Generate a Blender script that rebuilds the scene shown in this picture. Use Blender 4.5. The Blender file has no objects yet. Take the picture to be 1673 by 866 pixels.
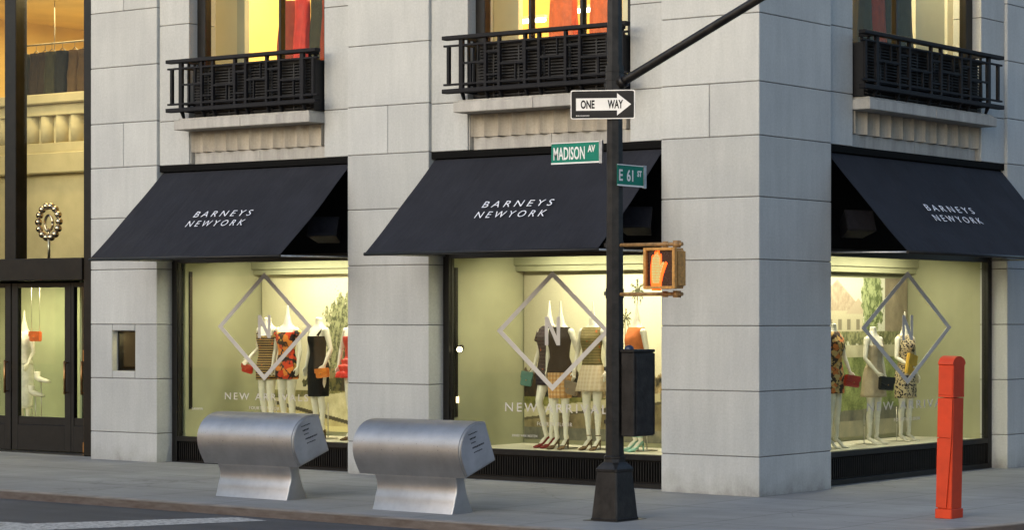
import bpy, bmesh, math, random
from mathutils import Matrix, Vector, noise
random.seed(7)
R = math.radians
scene = bpy.context.scene
col = scene.collection
# ------------------------------------------------------------------ camera
cd = bpy.data.cameras.new('camera'); cam = bpy.data.objects.new('camera', cd); col.objects.link(cam)
scene.camera = cam
cd.sensor_width = 36; cd.lens = 3620/1673*36
cd.shift_x = -(1700-836.5)/1673; cd.shift_y = (518-433)/1673
cd.clip_end = 2000; cd.clip_start = .1
cam.location = (15.762, -20.759, 2.107); cam.rotation_euler = (R(90), 0, R(29.97))
# ------------------------------------------------------------------ light
SUN_AZ = math.atan2(-.05, -.99)          # the low evening sun stands behind the camera's left
SUN_EL = R(17)
w = bpy.data.worlds.new('World'); scene.world = w; w.use_nodes = True
nt = w.node_tree; bg = nt.nodes['Background']
sky = nt.nodes.new('ShaderNodeTexSky'); sky.sky_type = 'NISHITA'; sky.sun_disc = False
sky.sun_elevation = SUN_EL; sky.sun_rotation = SUN_AZ
sky.air_density = 1.0; sky.dust_density = 2.0; sky.ozone_density = 1.6
nt.links.new(sky.outputs[0], bg.inputs[0]); bg.inputs[1].default_value = .15
sl = bpy.data.lights.new('sun', 'SUN'); so = bpy.data.objects.new('sun', sl); col.objects.link(so)
sl.energy = .75; sl.angle = R(80); sl.color = (1, .96, .91)
sd = Vector((math.sin(SUN_AZ)*math.cos(SUN_EL), math.cos(SUN_AZ)*math.cos(SUN_EL), math.sin(SUN_EL)))
so.rotation_euler = sd.to_track_quat('Z', 'Y').to_euler(); so.location = (-10, -20, 15)
scene.view_settings.view_transform = 'Standard'; scene.view_settings.look = 'None'
scene.view_settings.exposure = .75; scene.view_settings.gamma = 1
scene.render.engine = 'CYCLES'
scene.cycles.max_bounces = 8; scene.cycles.transparent_max_bounces = 12

# ------------------------------------------------------------------ helpers
IDM = Matrix.Identity(4)
RM = Matrix.Rotation(R(90), 4, 'Z')       # turns a builder made for the left front into the right front

class MB:
    def __init__(s, M=IDM): s.bm = bmesh.new(); s.M = M
    def _add(s, tmp, smooth=False):
        me = bpy.data.meshes.new('t'); tmp.to_mesh(me); tmp.free()
        if smooth:
            for p in me.polygons: p.use_smooth = True
        n = len(s.bm.verts); s.bm.from_mesh(me); bpy.data.meshes.remove(me)
        return s
    def box(s, x0, x1, y0, y1, z0, z1, b=0, M=None, seg=1):
        t = bmesh.new(); bmesh.ops.create_cube(t, size=1)
        for v in t.verts:
            v.co = Vector(((x0+x1)/2+v.co.x*(x1-x0), (y0+y1)/2+v.co.y*(y1-y0), (z0+z1)/2+v.co.z*(z1-z0)))
        if b: bmesh.ops.bevel(t, geom=t.edges[:], offset=b, segments=seg, affect='EDGES')
        if M is not None: t.transform(M)
        return s._add(t)
    def hexa(s, pts):
        """8 corners: bottom 4 then top 4, same winding"""
        vs = [s.bm.verts.new(p) for p in pts]
        for f in ((3,2,1,0),(4,5,6,7),(0,1,5,4),(1,2,6,5),(2,3,7,6),(3,0,4,7)): s.bm.faces.new([vs[i] for i in f])
        return s
    def tube(s, pts, rad, n=12, smooth=True, cap=True, ry=None, up=None, rot=0):
        pts = [Vector(p) for p in pts]
        if not isinstance(rad, (list, tuple)): rad = [rad]*len(pts)
        rings = []; prev = None
        for i, p in enumerate(pts):
            d = (pts[min(i+1, len(pts)-1)]-pts[max(i-1, 0)]).normalized()
            if up is not None: a = (Vector(up)-d*d.dot(Vector(up))).normalized()
            elif prev is not None: a = (prev-d*d.dot(prev)).normalized()
            else: a = d.orthogonal().normalized() if abs(d.z) < .9 else (Vector((1,0,0))-d*d.x).normalized()
            prev = a; b = d.cross(a); r = rad[i]; rx, rr = (r if isinstance(r, tuple) else (r, r))
            rings.append([s.bm.verts.new(p+a*rx*math.cos(2*math.pi*k/n+rot)+b*rr*math.sin(2*math.pi*k/n+rot)) for k in range(n)])
        for A, B in zip(rings, rings[1:]):
            for k in range(n):
                f = s.bm.faces.new((A[k], A[(k+1)%n], B[(k+1)%n], B[k])); f.smooth = smooth
        if cap: s.bm.faces.new(rings[0][::-1]); s.bm.faces.new(rings[-1])
        return s
    def rings(s, rr, n=28, smooth=True, cap=True, fold=None):
        """stack of horizontal ellipses (z, cx, cy, rx, ry)"""
        R_ = []
        for (z, cx, cy, rx, ry) in rr:
            L = []
            for k in range(n):
                a = 2*math.pi*k/n; f = 1 if fold is None else fold(a, z)
                c, q = math.cos(a), math.sin(a)
                L.append(s.bm.verts.new((cx+rx*f*math.copysign(abs(c)**.85, c), cy+ry*f*math.copysign(abs(q)**.85, q), z)))
            R_.append(L)
        for A, B in zip(R_, R_[1:]):
            for k in range(n):
                f = s.bm.faces.new((A[k], A[(k+1)%n], B[(k+1)%n], B[k])); f.smooth = smooth
        if cap: s.bm.faces.new(R_[0][::-1]); s.bm.faces.new(R_[-1])
        return s
    def prism(s, poly, a0, a1, axis='x', smooth=False):
        """extrude a 2D polygon; axis x: poly is (y,z); axis y: poly is (x,z); axis z: poly is (x,y)"""
        def P(u, v, a): return {'x': (a,u,v), 'y': (u,a,v), 'z': (u,v,a)}[axis]
        A = [s.bm.verts.new(P(u, v, a0)) for u, v in poly]; B = [s.bm.verts.new(P(u, v, a1)) for u, v in poly]
        n = len(poly)
        for k in range(n):
            f = s.bm.faces.new((A[k], A[(k+1)%n], B[(k+1)%n], B[k])); f.smooth = smooth
        s.bm.faces.new(A[::-1]); s.bm.faces.new(B)
        return s
    def ball(s, c, r, n=12, sc=(1,1,1)):
        t = bmesh.new(); bmesh.ops.create_uvsphere(t, u_segments=n, v_segments=max(6, n//2), radius=r)
        for v in t.verts: v.co = Vector(c)+Vector((v.co.x*sc[0], v.co.y*sc[1], v.co.z*sc[2]))
        for f in t.faces: f.smooth = True
        return s._add(t)
    def build(s, name, m, parent=None, loc=None):
        bmesh.ops.recalc_face_normals(s.bm, faces=s.bm.faces[:])
        s.bm.transform(s.M)
        if loc is not None: s.bm.transform(Matrix.Translation(-Vector(loc)))
        me = bpy.data.meshes.new(name); s.bm.to_mesh(me); s.bm.free()
        me.materials.append(m)
        o = bpy.data.objects.new(name, me); col.objects.link(o)
        if parent is not None: o.parent = parent
        elif loc is not None: o.location = loc
        return o

def tag(o, label=None, cat=None, group=None, kind=None):
    if label: o['label'] = label
    if cat: o['category'] = cat
    if group: o['group'] = group
    if kind: o['kind'] = kind
    return o
def empty(name, loc=(0,0,0), M=None, **k):
    o = bpy.data.objects.new(name, None); col.objects.link(o); o.empty_display_size = .2
    if M is not None: o.matrix_world = M
    else: o.location = loc
    return tag(o, **k) if k else o
def copy_tree(o, parent=None):
    c = o.copy(); col.objects.link(c)
    if parent is not None: c.parent = parent
    for ch in list(o.children): copy_tree(ch, c)
    return c
def bake(o):
    """replace an object's mesh by its modified one"""
    dg = bpy.context.evaluated_depsgraph_get(); dg.update()
    me = bpy.data.meshes.new_from_object(o.evaluated_get(dg)); o.modifiers.clear(); old = o.data; o.data = me
    bpy.data.meshes.remove(old); return o

# ------------------------------------------------------------------ materials
def newmat(name):
    m = bpy.data.materials.new(name); m.use_nodes = True
    return m, m.node_tree, m.node_tree.nodes['Principled BSDF']
def nd(t, typ, **k):
    n = t.nodes.new(typ)
    for a, b in k.items(): setattr(n, a, b)
    return n
def ramp(t, src, stops, interp='LINEAR'):
    r = nd(t, 'ShaderNodeValToRGB'); r.color_ramp.interpolation = interp
    while len(r.color_ramp.elements) < len(stops): r.color_ramp.elements.new(.5)
    for e, (p, c) in zip(r.color_ramp.elements, stops):
        e.position = p; e.color = (c[0], c[1], c[2], 1) if isinstance(c, tuple) else (c, c, c, 1)
    t.links.new(src, r.inputs[0]); return r.outputs[0]
def mul(t, a, b, fac=1, mode='MULTIPLY'):
    m = nd(t, 'ShaderNodeMix', data_type='RGBA', blend_type=mode); m.inputs[0].default_value = fac
    if isinstance(a, tuple): m.inputs[6].default_value = (*a, 1)
    else: t.links.new(a, m.inputs[6])
    if isinstance(b, tuple): m.inputs[7].default_value = (*b, 1)
    else: t.links.new(b, m.inputs[7])
    return m.outputs[2]
def mixf(t, f, a, b):
    m = nd(t, 'ShaderNodeMix', data_type='RGBA')
    t.links.new(f, m.inputs[0])
    for i, v in ((6, a), (7, b)):
        if isinstance(v, tuple): m.inputs[i].default_value = (*v, 1)
        else: t.links.new(v, m.inputs[i])
    return m.outputs[2]
def tc(t, scale=(1,1,1), which='Object'):
    c = nd(t, 'ShaderNodeTexCoord'); mp = nd(t, 'ShaderNodeMapping'); mp.inputs['Scale'].default_value = scale
    t.links.new(c.outputs[which], mp.inputs[0]); return mp.outputs[0]
def noi(t, vec, scale, detail=4, rough=.55):
    n = nd(t, 'ShaderNodeTexNoise'); n.inputs['Scale'].default_value = scale; n.inputs['Detail'].default_value = detail
    n.inputs['Roughness'].default_value = rough; t.links.new(vec, n.inputs['Vector']); return n.outputs[0]
def bump(t, p, src, st=.2, dist=.01):
    b = nd(t, 'ShaderNodeBump'); b.inputs['Strength'].default_value = st; b.inputs['Distance'].default_value = dist
    t.links.new(src, b.inputs['Height']); t.links.new(b.outputs[0], p.inputs['Normal'])
def simple(name, c, rough=.5, metal=0, n=12, amt=.12, bmp=0, bscale=60, spec=.5):
    m, t, p = newmat(name); v = tc(t)
    f = noi(t, v, n, 5)
    t.links.new(mul(t, c, ramp(t, f, [(.3, 1-amt*1.6), (.7, 1+amt)])), p.inputs['Base Color'])
    p.inputs['Roughness'].default_value = rough; p.inputs['Metallic'].default_value = metal
    p.inputs['Specular IOR Level'].default_value = spec
    g = noi(t, v, n*2.3, 3)
    mr = nd(t, 'ShaderNodeMapRange'); mr.inputs[3].default_value = max(.03, rough-.08); mr.inputs[4].default_value = min(1, rough+.1)
    t.links.new(g, mr.inputs[0]); t.links.new(mr.outputs[0], p.inputs['Roughness'])
    if bmp: bump(t, p, noi(t, v, bscale, 4), bmp, .005)
    return m
def emis(name, c, s):
    m, t, p = newmat(name); p.inputs['Base Color'].default_value = (0, 0, 0, 1)
    p.inputs['Emission Color'].default_value = (*c, 1); p.inputs['Emission Strength'].default_value = s
    return m
def stone(name, base, streak=.25, warm=0):
    m, t, p = newmat(name); v = tc(t)
    g = nd(t, 'ShaderNodeNewGeometry')
    isl = ramp(t, g.outputs['Random Per Island'], [(0, .90), (1, 1.06)])
    c = mul(t, base, isl)
    c = mul(t, c, ramp(t, noi(t, v, .9, 6, .6), [(.32, (.91, .91, .92)), (.68, (1.05, 1.05, 1.04))]))
    c = mul(t, c, ramp(t, noi(t, tc(t, (5, 5, .6)), 1.3, 7, .7), [(.3, 1-streak), (.65, 1.03)]))
    c = mul(t, c, ramp(t, noi(t, v, 38, 4, .7), [(.3, .9), (.7, 1.07)]))
    # grime rising from the pavement, with an uneven upper edge
    sx = nd(t, 'ShaderNodeSeparateXYZ'); t.links.new(v, sx.inputs[0])
    a = nd(t, 'ShaderNodeMath', operation='MULTIPLY_ADD'); a.inputs[1].default_value = .55; t.links.new(noi(t, v, 3.5, 5), a.inputs[0])
    t.links.new(sx.outputs[2], a.inputs[2])
    c = mul(t, c, ramp(t, a.outputs[0], [(.20, (.58, .56, .53)), (.36, (.88, .87, .85)), (.55, (1, 1, 1))]))
    t.links.new(c, p.inputs['Base Color']); p.inputs['Roughness'].default_value = .78; p.inputs['Specular IOR Level'].default_value = .3
    bump(t, p, noi(t, v, 55, 5, .7), .25, .004)
    return m

M = {}
M['stone'] = stone('limestone', (.47, .485, .475), .09)
M['stone_w'] = stone('weathered_limestone', (.46, .45, .42), .34)
M['flute'] = stone('fluted_limestone', (.45, .41, .34), .3)
M['mortar'] = simple('mortar', (.15, .15, .145), .9)
M['black'] = simple('black_bronze', (.007, .0065, .006), .4, .0, 8, .3, spec=.35)
M['bronze'] = simple('dark_bronze', (.010, .008, .006), .38, .3, 6, .3, spec=.35)
M['brass'] = simple('aged_brass', (.45, .25, .10), .32, 1, 9, .3)
M['iron'] = simple('black_painted_iron', (.0055, .0055, .0075), .7, 0, 14, .25, .15, spec=.3)
M['louvre'] = simple('black_louvre_paint', (.007, .007, .008), .6, 0, 14, .2)
M['soffit'] = simple('black_soffit', (.004, .004, .004), .8, 0, 9, .1, spec=.1)
M['pole'] = simple('dark_green_black_paint', (.012, .011, .0105), .45, 0, 11, .55, .45, 40, spec=.35)
M['yellow'] = simple('old_yellow_paint', (.50, .25, .06), .45, 0, 30, .22, .2)
M['white_sign'] = simple('white_reflective', (.72, .72, .71), .45, 0, 5, .05)
M['black_sign'] = simple('black_sheeting', (.012, .012, .013), .65, 0, 5, .1, spec=.25)
M['green_sign'] = simple('green_sheeting', (.0, .17, .115), .55, 0, 5, .1, spec=.3)
M['galv'] = simple('galvanised_steel', (.42, .43, .44), .42, .9, 20, .2)
M['white_ink'] = simple('white_ink', (.75, .78, .85), .6, 0, 30, .06)
M['decal'] = simple('frosted_grey_vinyl', (.50, .475, .44), .55, 0, 5, .05)
M['mann'] = simple('cream_lacquer', (.74, .70, .60), .25, 0, 3, .03)
M['olive'] = simple('olive_plaster', (.32, .32, .20), .7, 0, 1.2, .10)
M['cream'] = simple('cream_paint', (.72, .68, .55), .6, 0, 1.5, .05)
M['ochre'] = simple('ochre_plaster', (.70, .48, .15), .7, 0, .8, .1)
M['gold'] = simple('golden_plaster', (.74, .55, .22), .65, 0, .8, .12)
M['grey_int'] = simple('grey_green_partition', (.45, .46, .40), .6, 0, 2, .05)
M['shoe_red'] = simple('dark_red_patent', (.22, .02, .02), .15)
M['shoe_br'] = simple('bronze_leather', (.20, .13, .07), .25, .5)
M['shoe_gr'] = simple('mint_leather', (.25, .48, .40), .35)
M['red'] = simple('fire_red_paint', (.50, .042, .009), .55, 0, 5, .1, .1, spec=.35)
M['hook'] = simple('steel_rod', (.5, .48, .44), .3, 1)

def cloth(name, c1, c2=None, kind='plain', c3=None, sc=1, rough=.8):
    m, t, p = newmat(name); v = tc(t)
    if kind == 'plain': c = mul(t, c1, ramp(t, noi(t, v, 9, 4), [(.3, .8), (.7, 1.15)]))
    elif kind == 'stripe':
        wv = nd(t, 'ShaderNodeTexWave', bands_direction='Z'); wv.inputs['Scale'].default_value = 3.4*sc; wv.inputs['Distortion'].default_value = 1.2
        wv.inputs['Detail'].default_value = 2; t.links.new(v, wv.inputs[0])
        a = ramp(t, wv.outputs[1], [(0, c1), (.45, c1), (.6, c2), (1, c2)])
        w2 = nd(t, 'ShaderNodeTexWave', bands_direction='Z'); w2.inputs['Scale'].default_value = 9*sc; t.links.new(v, w2.inputs[0])
        c = mixf(t, ramp(t, w2.outputs[1], [(.78, 0.), (.88, 1.)]), a, c3 or c1)
        c = mixf(t, ramp(t, noi(t, v, 14), [(.62, 0.), (.68, 1.)]), c, (.5, .12, .03))
    elif kind in ('floral', 'leopard'):
        vo = nd(t, 'ShaderNodeTexVoronoi'); vo.inputs['Scale'].default_value = (14 if kind == 'floral' else 34)*sc
        dv = nd(t, 'ShaderNodeMix', data_type='RGBA'); dv.inputs[0].default_value = .12
        nn = nd(t, 'ShaderNodeTexNoise'); nn.inputs['Scale'].default_value = 12; t.links.new(v, nn.inputs[0])
        t.links.new(v, dv.inputs[6]); t.links.new(nn.outputs[1], dv.inputs[7]); t.links.new(dv.outputs[2], vo.inputs[0])
        if kind == 'leopard': c = mixf(t, ramp(t, vo.outputs[0], [(.42, 1.), (.5, 0.)]), c1, c2)
        else:
            k = ramp(t, vo.outputs[1], [(0, c1), (.34, c1), (.36, c2), (.55, c2), (.57, c3), (.75, c3), (.77, (.55, .33, .10)), (1, (.03, .05, .03))], 'CONSTANT')
            c = mixf(t, ramp(t, vo.outputs[0], [(.55, 0.), (.75, 1.)]), k, c1)
    elif kind == 'check':
        a = nd(t, 'ShaderNodeTexWave', bands_direction='Z'); a.inputs['Scale'].default_value = 6; t.links.new(v, a.inputs[0])
        b = nd(t, 'ShaderNodeTexWave', bands_direction='X'); b.inputs['Scale'].default_value = 6; t.links.new(v, b.inputs[0])
        c = mixf(t, ramp(t, a.outputs[1], [(.4, 0.), (.6, .6)]), c1, c2)
        c = mixf(t, ramp(t, b.outputs[1], [(.5, 0.), (.7, .55)]), c, c3)
    t.links.new(c, p.inputs['Base Color']); p.inputs['Roughness'].default_value = rough
    p.inputs['Specular IOR Level'].default_value = .25
    ad = nd(t, 'ShaderNodeMath', operation='MULTIPLY_ADD'); ad.inputs[1].default_value = .12; t.links.new(noi(t, v, 90, 4), ad.inputs[0]); t.links.new(noi(t, tc(t, (1, 1, .35)), 13, 3), ad.inputs[2])
    bump(t, p, ad.outputs[0], .6, .03)
    return m
C_ = cloth
M['c_stripe'] = C_('striped_knit', (.035, .022, .015), (.09, .055, .025), 'stripe', (.5, .33, .12))
M['c_floral'] = C_('floral_print', (.025, .02, .02), (.62, .06, .02), 'floral', (.75, .25, .05))
M['c_floral2'] = C_('floral_print_warm', (.06, .04, .03), (.62, .20, .06), 'floral', (.60, .42, .18), 1.3)
M['c_black'] = C_('black_crepe', (.006, .0055, .005))
M['c_purple'] = C_('plum_tweed', (.030, .020, .030), (.06, .045, .055), 'stripe', (.012, .01, .012), 2)
M['c_fur'] = C_('black_lace', (.008, .006, .006))
M['c_check'] = C_('orange_plaid', (.62, .33, .13), (.75, .52, .28), 'check', (.32, .15, .06))
M['c_olive'] = C_('olive_brocade', (.19, .15, .06), (.30, .24, .10), 'stripe', (.10, .07, .03), 2.6)
M['c_beige'] = C_('beige_tweed', (.60, .48, .33), (.52, .40, .27), 'check', (.66, .56, .42))
M['c_orange'] = C_('orange_silk', (.62, .16, .04))
M['c_sheer'] = C_('sand_chiffon', (.52, .43, .31))
M['c_leo'] = C_('spotted_print', (.62, .50, .32), (.025, .022, .03), 'leopard')
M['c_red'] = C_('red_silk', (.62, .035, .02), rough=.5)
M['c_redbrown'] = C_('rust_velvet', (.30, .045, .015))
M['c_orange2'] = C_('bright_orange_silk', (.80, .14, .02), rough=.5)
M['c_dark'] = C_('dark_olive_wool', (.05, .045, .022))
M['c_white'] = C_('white_silk', (.78, .76, .70))
M['b_red'] = simple('red_leather', (.45, .03, .015), .35)
M['b_orange'] = simple('orange_leather', (.70, .20, .02), .35)
M['b_teal'] = simple('teal_leather', (.06, .18, .15), .35)
M['b_black'] = simple('black_leather', (.015, .013, .013), .3)
M['b_yellow'] = simple('mustard_leather', (.65, .40, .05), .35)
M['b_taupe'] = simple('taupe_leather', (.25, .18, .12), .4)

# glass: thin architectural pane
def glass(name, tint=(.93, .95, .90), refl=1.0):
    m = bpy.data.materials.new(name); m.use_nodes = True; t = m.node_tree; t.nodes.clear()
    out = nd(t, 'ShaderNodeOutputMaterial'); tr = nd(t, 'ShaderNodeBsdfTransparent'); gl = nd(t, 'ShaderNodeBsdfGlossy')
    tr.inputs[0].default_value = (*tint, 1); gl.inputs['Roughness'].default_value = .015; gl.inputs[0].default_value = (.9, .95, 1, 1)
    fr = nd(t, 'ShaderNodeFresnel'); fr.inputs[0].default_value = 1.45
    mm = nd(t, 'ShaderNodeMath', operation='MULTIPLY'); mm.inputs[1].default_value = refl; gb = nd(t, 'ShaderNodeNewGeometry'); inv = nd(t, 'ShaderNodeMath', operation='SUBTRACT'); inv.inputs[0].default_value = 1; t.links.new(gb.outputs['Backfacing'], inv.inputs[1]); m0 = nd(t, 'ShaderNodeMath', operation='MULTIPLY'); t.links.new(fr.outputs[0], m0.inputs[0]); t.links.new(inv.outputs[0], m0.inputs[1]); t.links.new(m0.outputs[0], mm.inputs[0])
    mx = nd(t, 'ShaderNodeMixShader'); t.links.new(mm.outputs[0], mx.inputs[0]); t.links.new(tr.outputs[0], mx.inputs[1]); t.links.new(gl.outputs[0], mx.inputs[2])
    t.links.new(mx.outputs[0], out.inputs[0]); return m
M['glass'] = glass('shop_glass', refl=.38)

# awning canvas
m, t, p = newmat('awning_canvas'); v = tc(t)
c = mul(t, (.016, .0175, .024), ramp(t, noi(t, v, 1.7, 6, .65), [(.3, .75), (.7, 1.3)]))
c = mul(t, c, ramp(t, noi(t, v, 60, 4), [(.3, .9), (.7, 1.1)]))
t.links.new(c, p.inputs['Base Color']); p.inputs['Roughness'].default_value = .85; p.inputs['Specular IOR Level'].default_value = .25
ad = nd(t, 'ShaderNodeMath', operation='ADD'); t.links.new(noi(t, tc(t, (1, .35, .35)), 3.2, 3), ad.inputs[0])
m2 = nd(t, 'ShaderNodeMath', operation='MULTIPLY'); m2.inputs[1].default_value = .04; t.links.new(noi(t, v, 160, 2), m2.inputs[0]); t.links.new(m2.outputs[0], ad.inputs[1])
bump(t, p, ad.outputs[0], .8, .05); M['canvas'] = m

# brushed aluminium of the news racks
m, t, p = newmat('brushed_aluminium'); v = tc(t)
c = mul(t, (.44, .435, .43), ramp(t, noi(t, v, 3, 6, .65), [(.3, .80), (.7, 1.08)]))
sp = noi(t, v, 46, 3, .5)
band = nd(t, 'ShaderNodeSeparateXYZ'); t.links.new(v, band.inputs[0])
b1 = ramp(t, band.outputs[2], [(.60, 0.), (.66, 1.), (.76, 1.), (.82, 0.)])
s1 = ramp(t, sp, [(.66, 0.), (.72, 1.)]); bb = nd(t, 'ShaderNodeMath', operation='MULTIPLY'); t.links.new(b1, bb.inputs[0]); t.links.new(s1, bb.inputs[1])
c = mixf(t, bb.outputs[0], c, (.10, .09, .08))
t.links.new(c, p.inputs['Base Color']); p.inputs['Metallic'].default_value = .92
rr = ramp(t, noi(t, tc(t, (1, 30, 30)), 5, 4), [(.3, .40), (.7, .52)]); t.links.new(rr, p.inputs['Roughness'])
bump(t, p, noi(t, tc(t, (1.2, 90, 90)), 6, 3), .08, .002); M['alu'] = m
M['alu_end'] = simple('matt_aluminium', (.40, .41, .44), .5, .55, 5, .12)

# pavement: stained concrete flags with joints
def paving():
    m, t, p = newmat('pavement_concrete'); v = tc(t)
    c = mul(t, (.245, .25, .248), ramp(t, noi(t, v, .55, 6, .6), [(.3, .76), (.7, 1.14)]))
    c = mul(t, c, ramp(t, noi(t, tc(t, (.5, 2.2, 1)), 1.2, 6, .65), [(.3, .84), (.65, 1.08)]))
    c = mul(t, c, ramp(t, noi(t, v, 90, 4, .8), [(.25, .78), (.75, 1.2)]))
    c = mul(t, c, ramp(t, noi(t, v, 7, 3, .5), [(.66, (1, 1, 1)), (.74, (.82, .81, .79))]))
    br = nd(t, 'ShaderNodeTexBrick', offset=0.0); br.inputs['Scale'].default_value = 1
    br.inputs['Brick Width'].default_value = 1.5; br.inputs['Row Height'].default_value = 1.42
    br.inputs['Mortar Size'].default_value = .011; br.inputs['Mortar Smooth'].default_value = .25; br.inputs['Bias'].default_value = -1
    br.inputs['Color1'].default_value = (1, 1, 1, 1); br.inputs['Color2'].default_value = (.93, .93, .93, 1); br.inputs['Mortar'].default_value = (.5, .49, .48, 1)
    t.links.new(v, br.inputs[0]); c = mul(t, c, br.outputs[0])
    vo = nd(t, 'ShaderNodeTexVoronoi'); vo.inputs['Scale'].default_value = 3.1; t.links.new(v, vo.inputs[0])
    c = mul(t, c, ramp(t, vo.outputs[0], [(.035, (.45, .44, .43)), (.055, (1, 1, 1))]))
    wv = nd(t, 'ShaderNodeMix', data_type='RGBA'); wv.inputs[0].default_value = .25
    nz = nd(t, 'ShaderNodeTexNoise'); nz.inputs['Scale'].default_value = 1.8; nz.inputs['Detail'].default_value = 8; t.links.new(v, nz.inputs[0]); t.links.new(v, wv.inputs[6]); t.links.new(nz.outputs[1], wv.inputs[7])
    vc = nd(t, 'ShaderNodeTexVoronoi', feature='DISTANCE_TO_EDGE'); vc.inputs['Scale'].default_value = .42; t.links.new(wv.outputs[2], vc.inputs[0])
    c = mul(t, c, ramp(t, vc.outputs[0], [(.001, (.72, .71, .70)), (.003, (1, 1, 1))]))
    t.links.new(c, p.inputs['Base Color']); p.inputs['Roughness'].default_value = .8
    bump(t, p, noi(t, v, 120, 4, .7), .35, .004); return m
M['pave'] = paving()
m, t, p = newmat('asphalt'); v = tc(t)
c = mul(t, (.068, .069, .074), ramp(t, noi(t, v, .7, 6), [(.3, .78), (.7, 1.2)]))
c = mul(t, c, ramp(t, noi(t, v, 130, 4, .8), [(.3, .6), (.72, 1.5)])); c = mul(t, c, ramp(t, noi(t, tc(t, (.25, 3, 1)), 1.1, 5), [(.35, .8), (.6, 1.08)]))
t.links.new(c, p.inputs['Base Color']); p.inputs['Roughness'].default_value = .85; bump(t, p, noi(t, v, 150, 4, .8), .6, .006); M['asphalt'] = m
m, t, p = newmat('worn_road_paint'); v = tc(t)
c = mixf(t, ramp(t, noi(t, v, 16, 6, .75), [(.38, 0.), (.54, 1.)]), (.13, .13, .13), (.50, .50, .49))
t.links.new(c, p.inputs['Base Color']); p.inputs['Roughness'].default_value = .7; M['paint'] = m
m, t, p = newmat('rusty_kerb_steel'); v = tc(t)
c = mixf(t, ramp(t, noi(t, tc(t, (1, 1, 4)), 3.3, 6, .65), [(.3, 0.), (.7, 1.)]), (.085, .062, .048), (.165, .14, .125))
t.links.new(c, p.inputs['Base Color']); p.inputs['Roughness'].default_value = .7; p.inputs['Metallic'].default_value = .15; bump(t, p, noi(t, v, 30, 5), .4, .006); M['kerb'] = m
M['kerb_top'] = simple('kerb_concrete', (.26, .235, .21), .75, 0, 4, .22, .3)

# ------------------------------------------------------------------ text
_fonts = {}
def text(body, h, o, ux, uy, mat, name, parent=None, sx=1, track=1, depth=.0015, align='LEFT', shear=0, width=None, bold=0):
    """flat lettering: baseline origin o, ux along, uy up, capital height h"""
    cu = bpy.data.curves.new('t', 'FONT'); cu.body = body; cu.size = h/.729*1.0; cu.extrude = depth; cu.space_character = track
    cu.align_x = align; cu.shear = shear; cu.resolution_u = 3; cu.offset = bold
    ob = bpy.data.objects.new('t', cu); col.objects.link(ob)
    dg = bpy.context.evaluated_depsgraph_get(); dg.update()
    me = bpy.data.meshes.new_from_object(ob.evaluated_get(dg)); bpy.data.objects.remove(ob)
    xs = [v.co.x for v in me.vertices]
    if width: sx = width/(max(xs)-min(xs)); off = min(xs)
    else: off = 0
    ux, uy = Vector(ux).normalized(), Vector(uy).normalized(); n = ux.cross(uy)
    T = Matrix(((ux.x*sx, uy.x, n.x, o[0]), (ux.y*sx, uy.y, n.y, o[1]), (ux.z*sx, uy.z, n.z, o[2]), (0,0,0,1)))
    me.transform(Matrix.Translation((-off, 0, 0))); me.transform(T); me.materials.append(mat)
    x = bpy.data.objects.new(name, me); col.objects.link(x)
    if parent is not None: x.parent = parent
    return x

# ------------------------------------------------------------------ ground
GS = .0055
def gz(x): return GS*max(0, -x)
def sheet(name, poly_xy, z, mat, kind='structure', slope=True, thick=None, cuts=(0,)):
    bm = bmesh.new(); vs = [bm.verts.new((x, y, 0)) for x, y in poly_xy]; bm.faces.new(vs)
    for c in cuts: bmesh.ops.bisect_plane(bm, geom=bm.verts[:]+bm.edges[:]+bm.faces[:], plane_co=(c,0,0), plane_no=(1,0,0))
    if thick:
        r = bmesh.ops.extrude_face_region(bm, geom=bm.faces[:])
        for v in [g for g in r['geom'] if isinstance(g, bmesh.types.BMVert)]: v.co.z -= thick
    for v in bm.verts: v.co.z += z+gz(max(v.co.x, -60))*(1 if slope else 0)
    bmesh.ops.recalc_face_normals(bm, faces=bm.faces[:])
    me = bpy.data.meshes.new(name); bm.to_mesh(me); bm.free(); me.materials.append(mat)
    o = bpy.data.objects.new(name, me); col.objects.link(o); o['kind'] = kind; return o
KY, KX, CR = -4.2, 4.4, 3.4     # kerb lines of the two streets and the corner radius
def kerb_path(off, x_far=-60, y_far=60):
    P = [(x_far, KY-off)]; cx, cy = KX-CR, KY+CR
    for k in range(25):
        a = R(-90+90*k/24); P.append((cx+(CR+off)*math.cos(a), cy+(CR+off)*math.sin(a)))
    P.append((KX+off, y_far)); return P
g = sheet('road', [(-600,-600),(600,-600),(600,600),(-600,600)], -.085, M['asphalt'], cuts=(0, -60))
inner = kerb_path(-.17); outer = kerb_path(0)
sw = sheet('sidewalk', inner+[(-60, 60)], 0, M['pave'], thick=.3)
bm_ = [(x, y) for x, y in outer]+[(x, y) for x, y in inner[::-1]]
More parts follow.
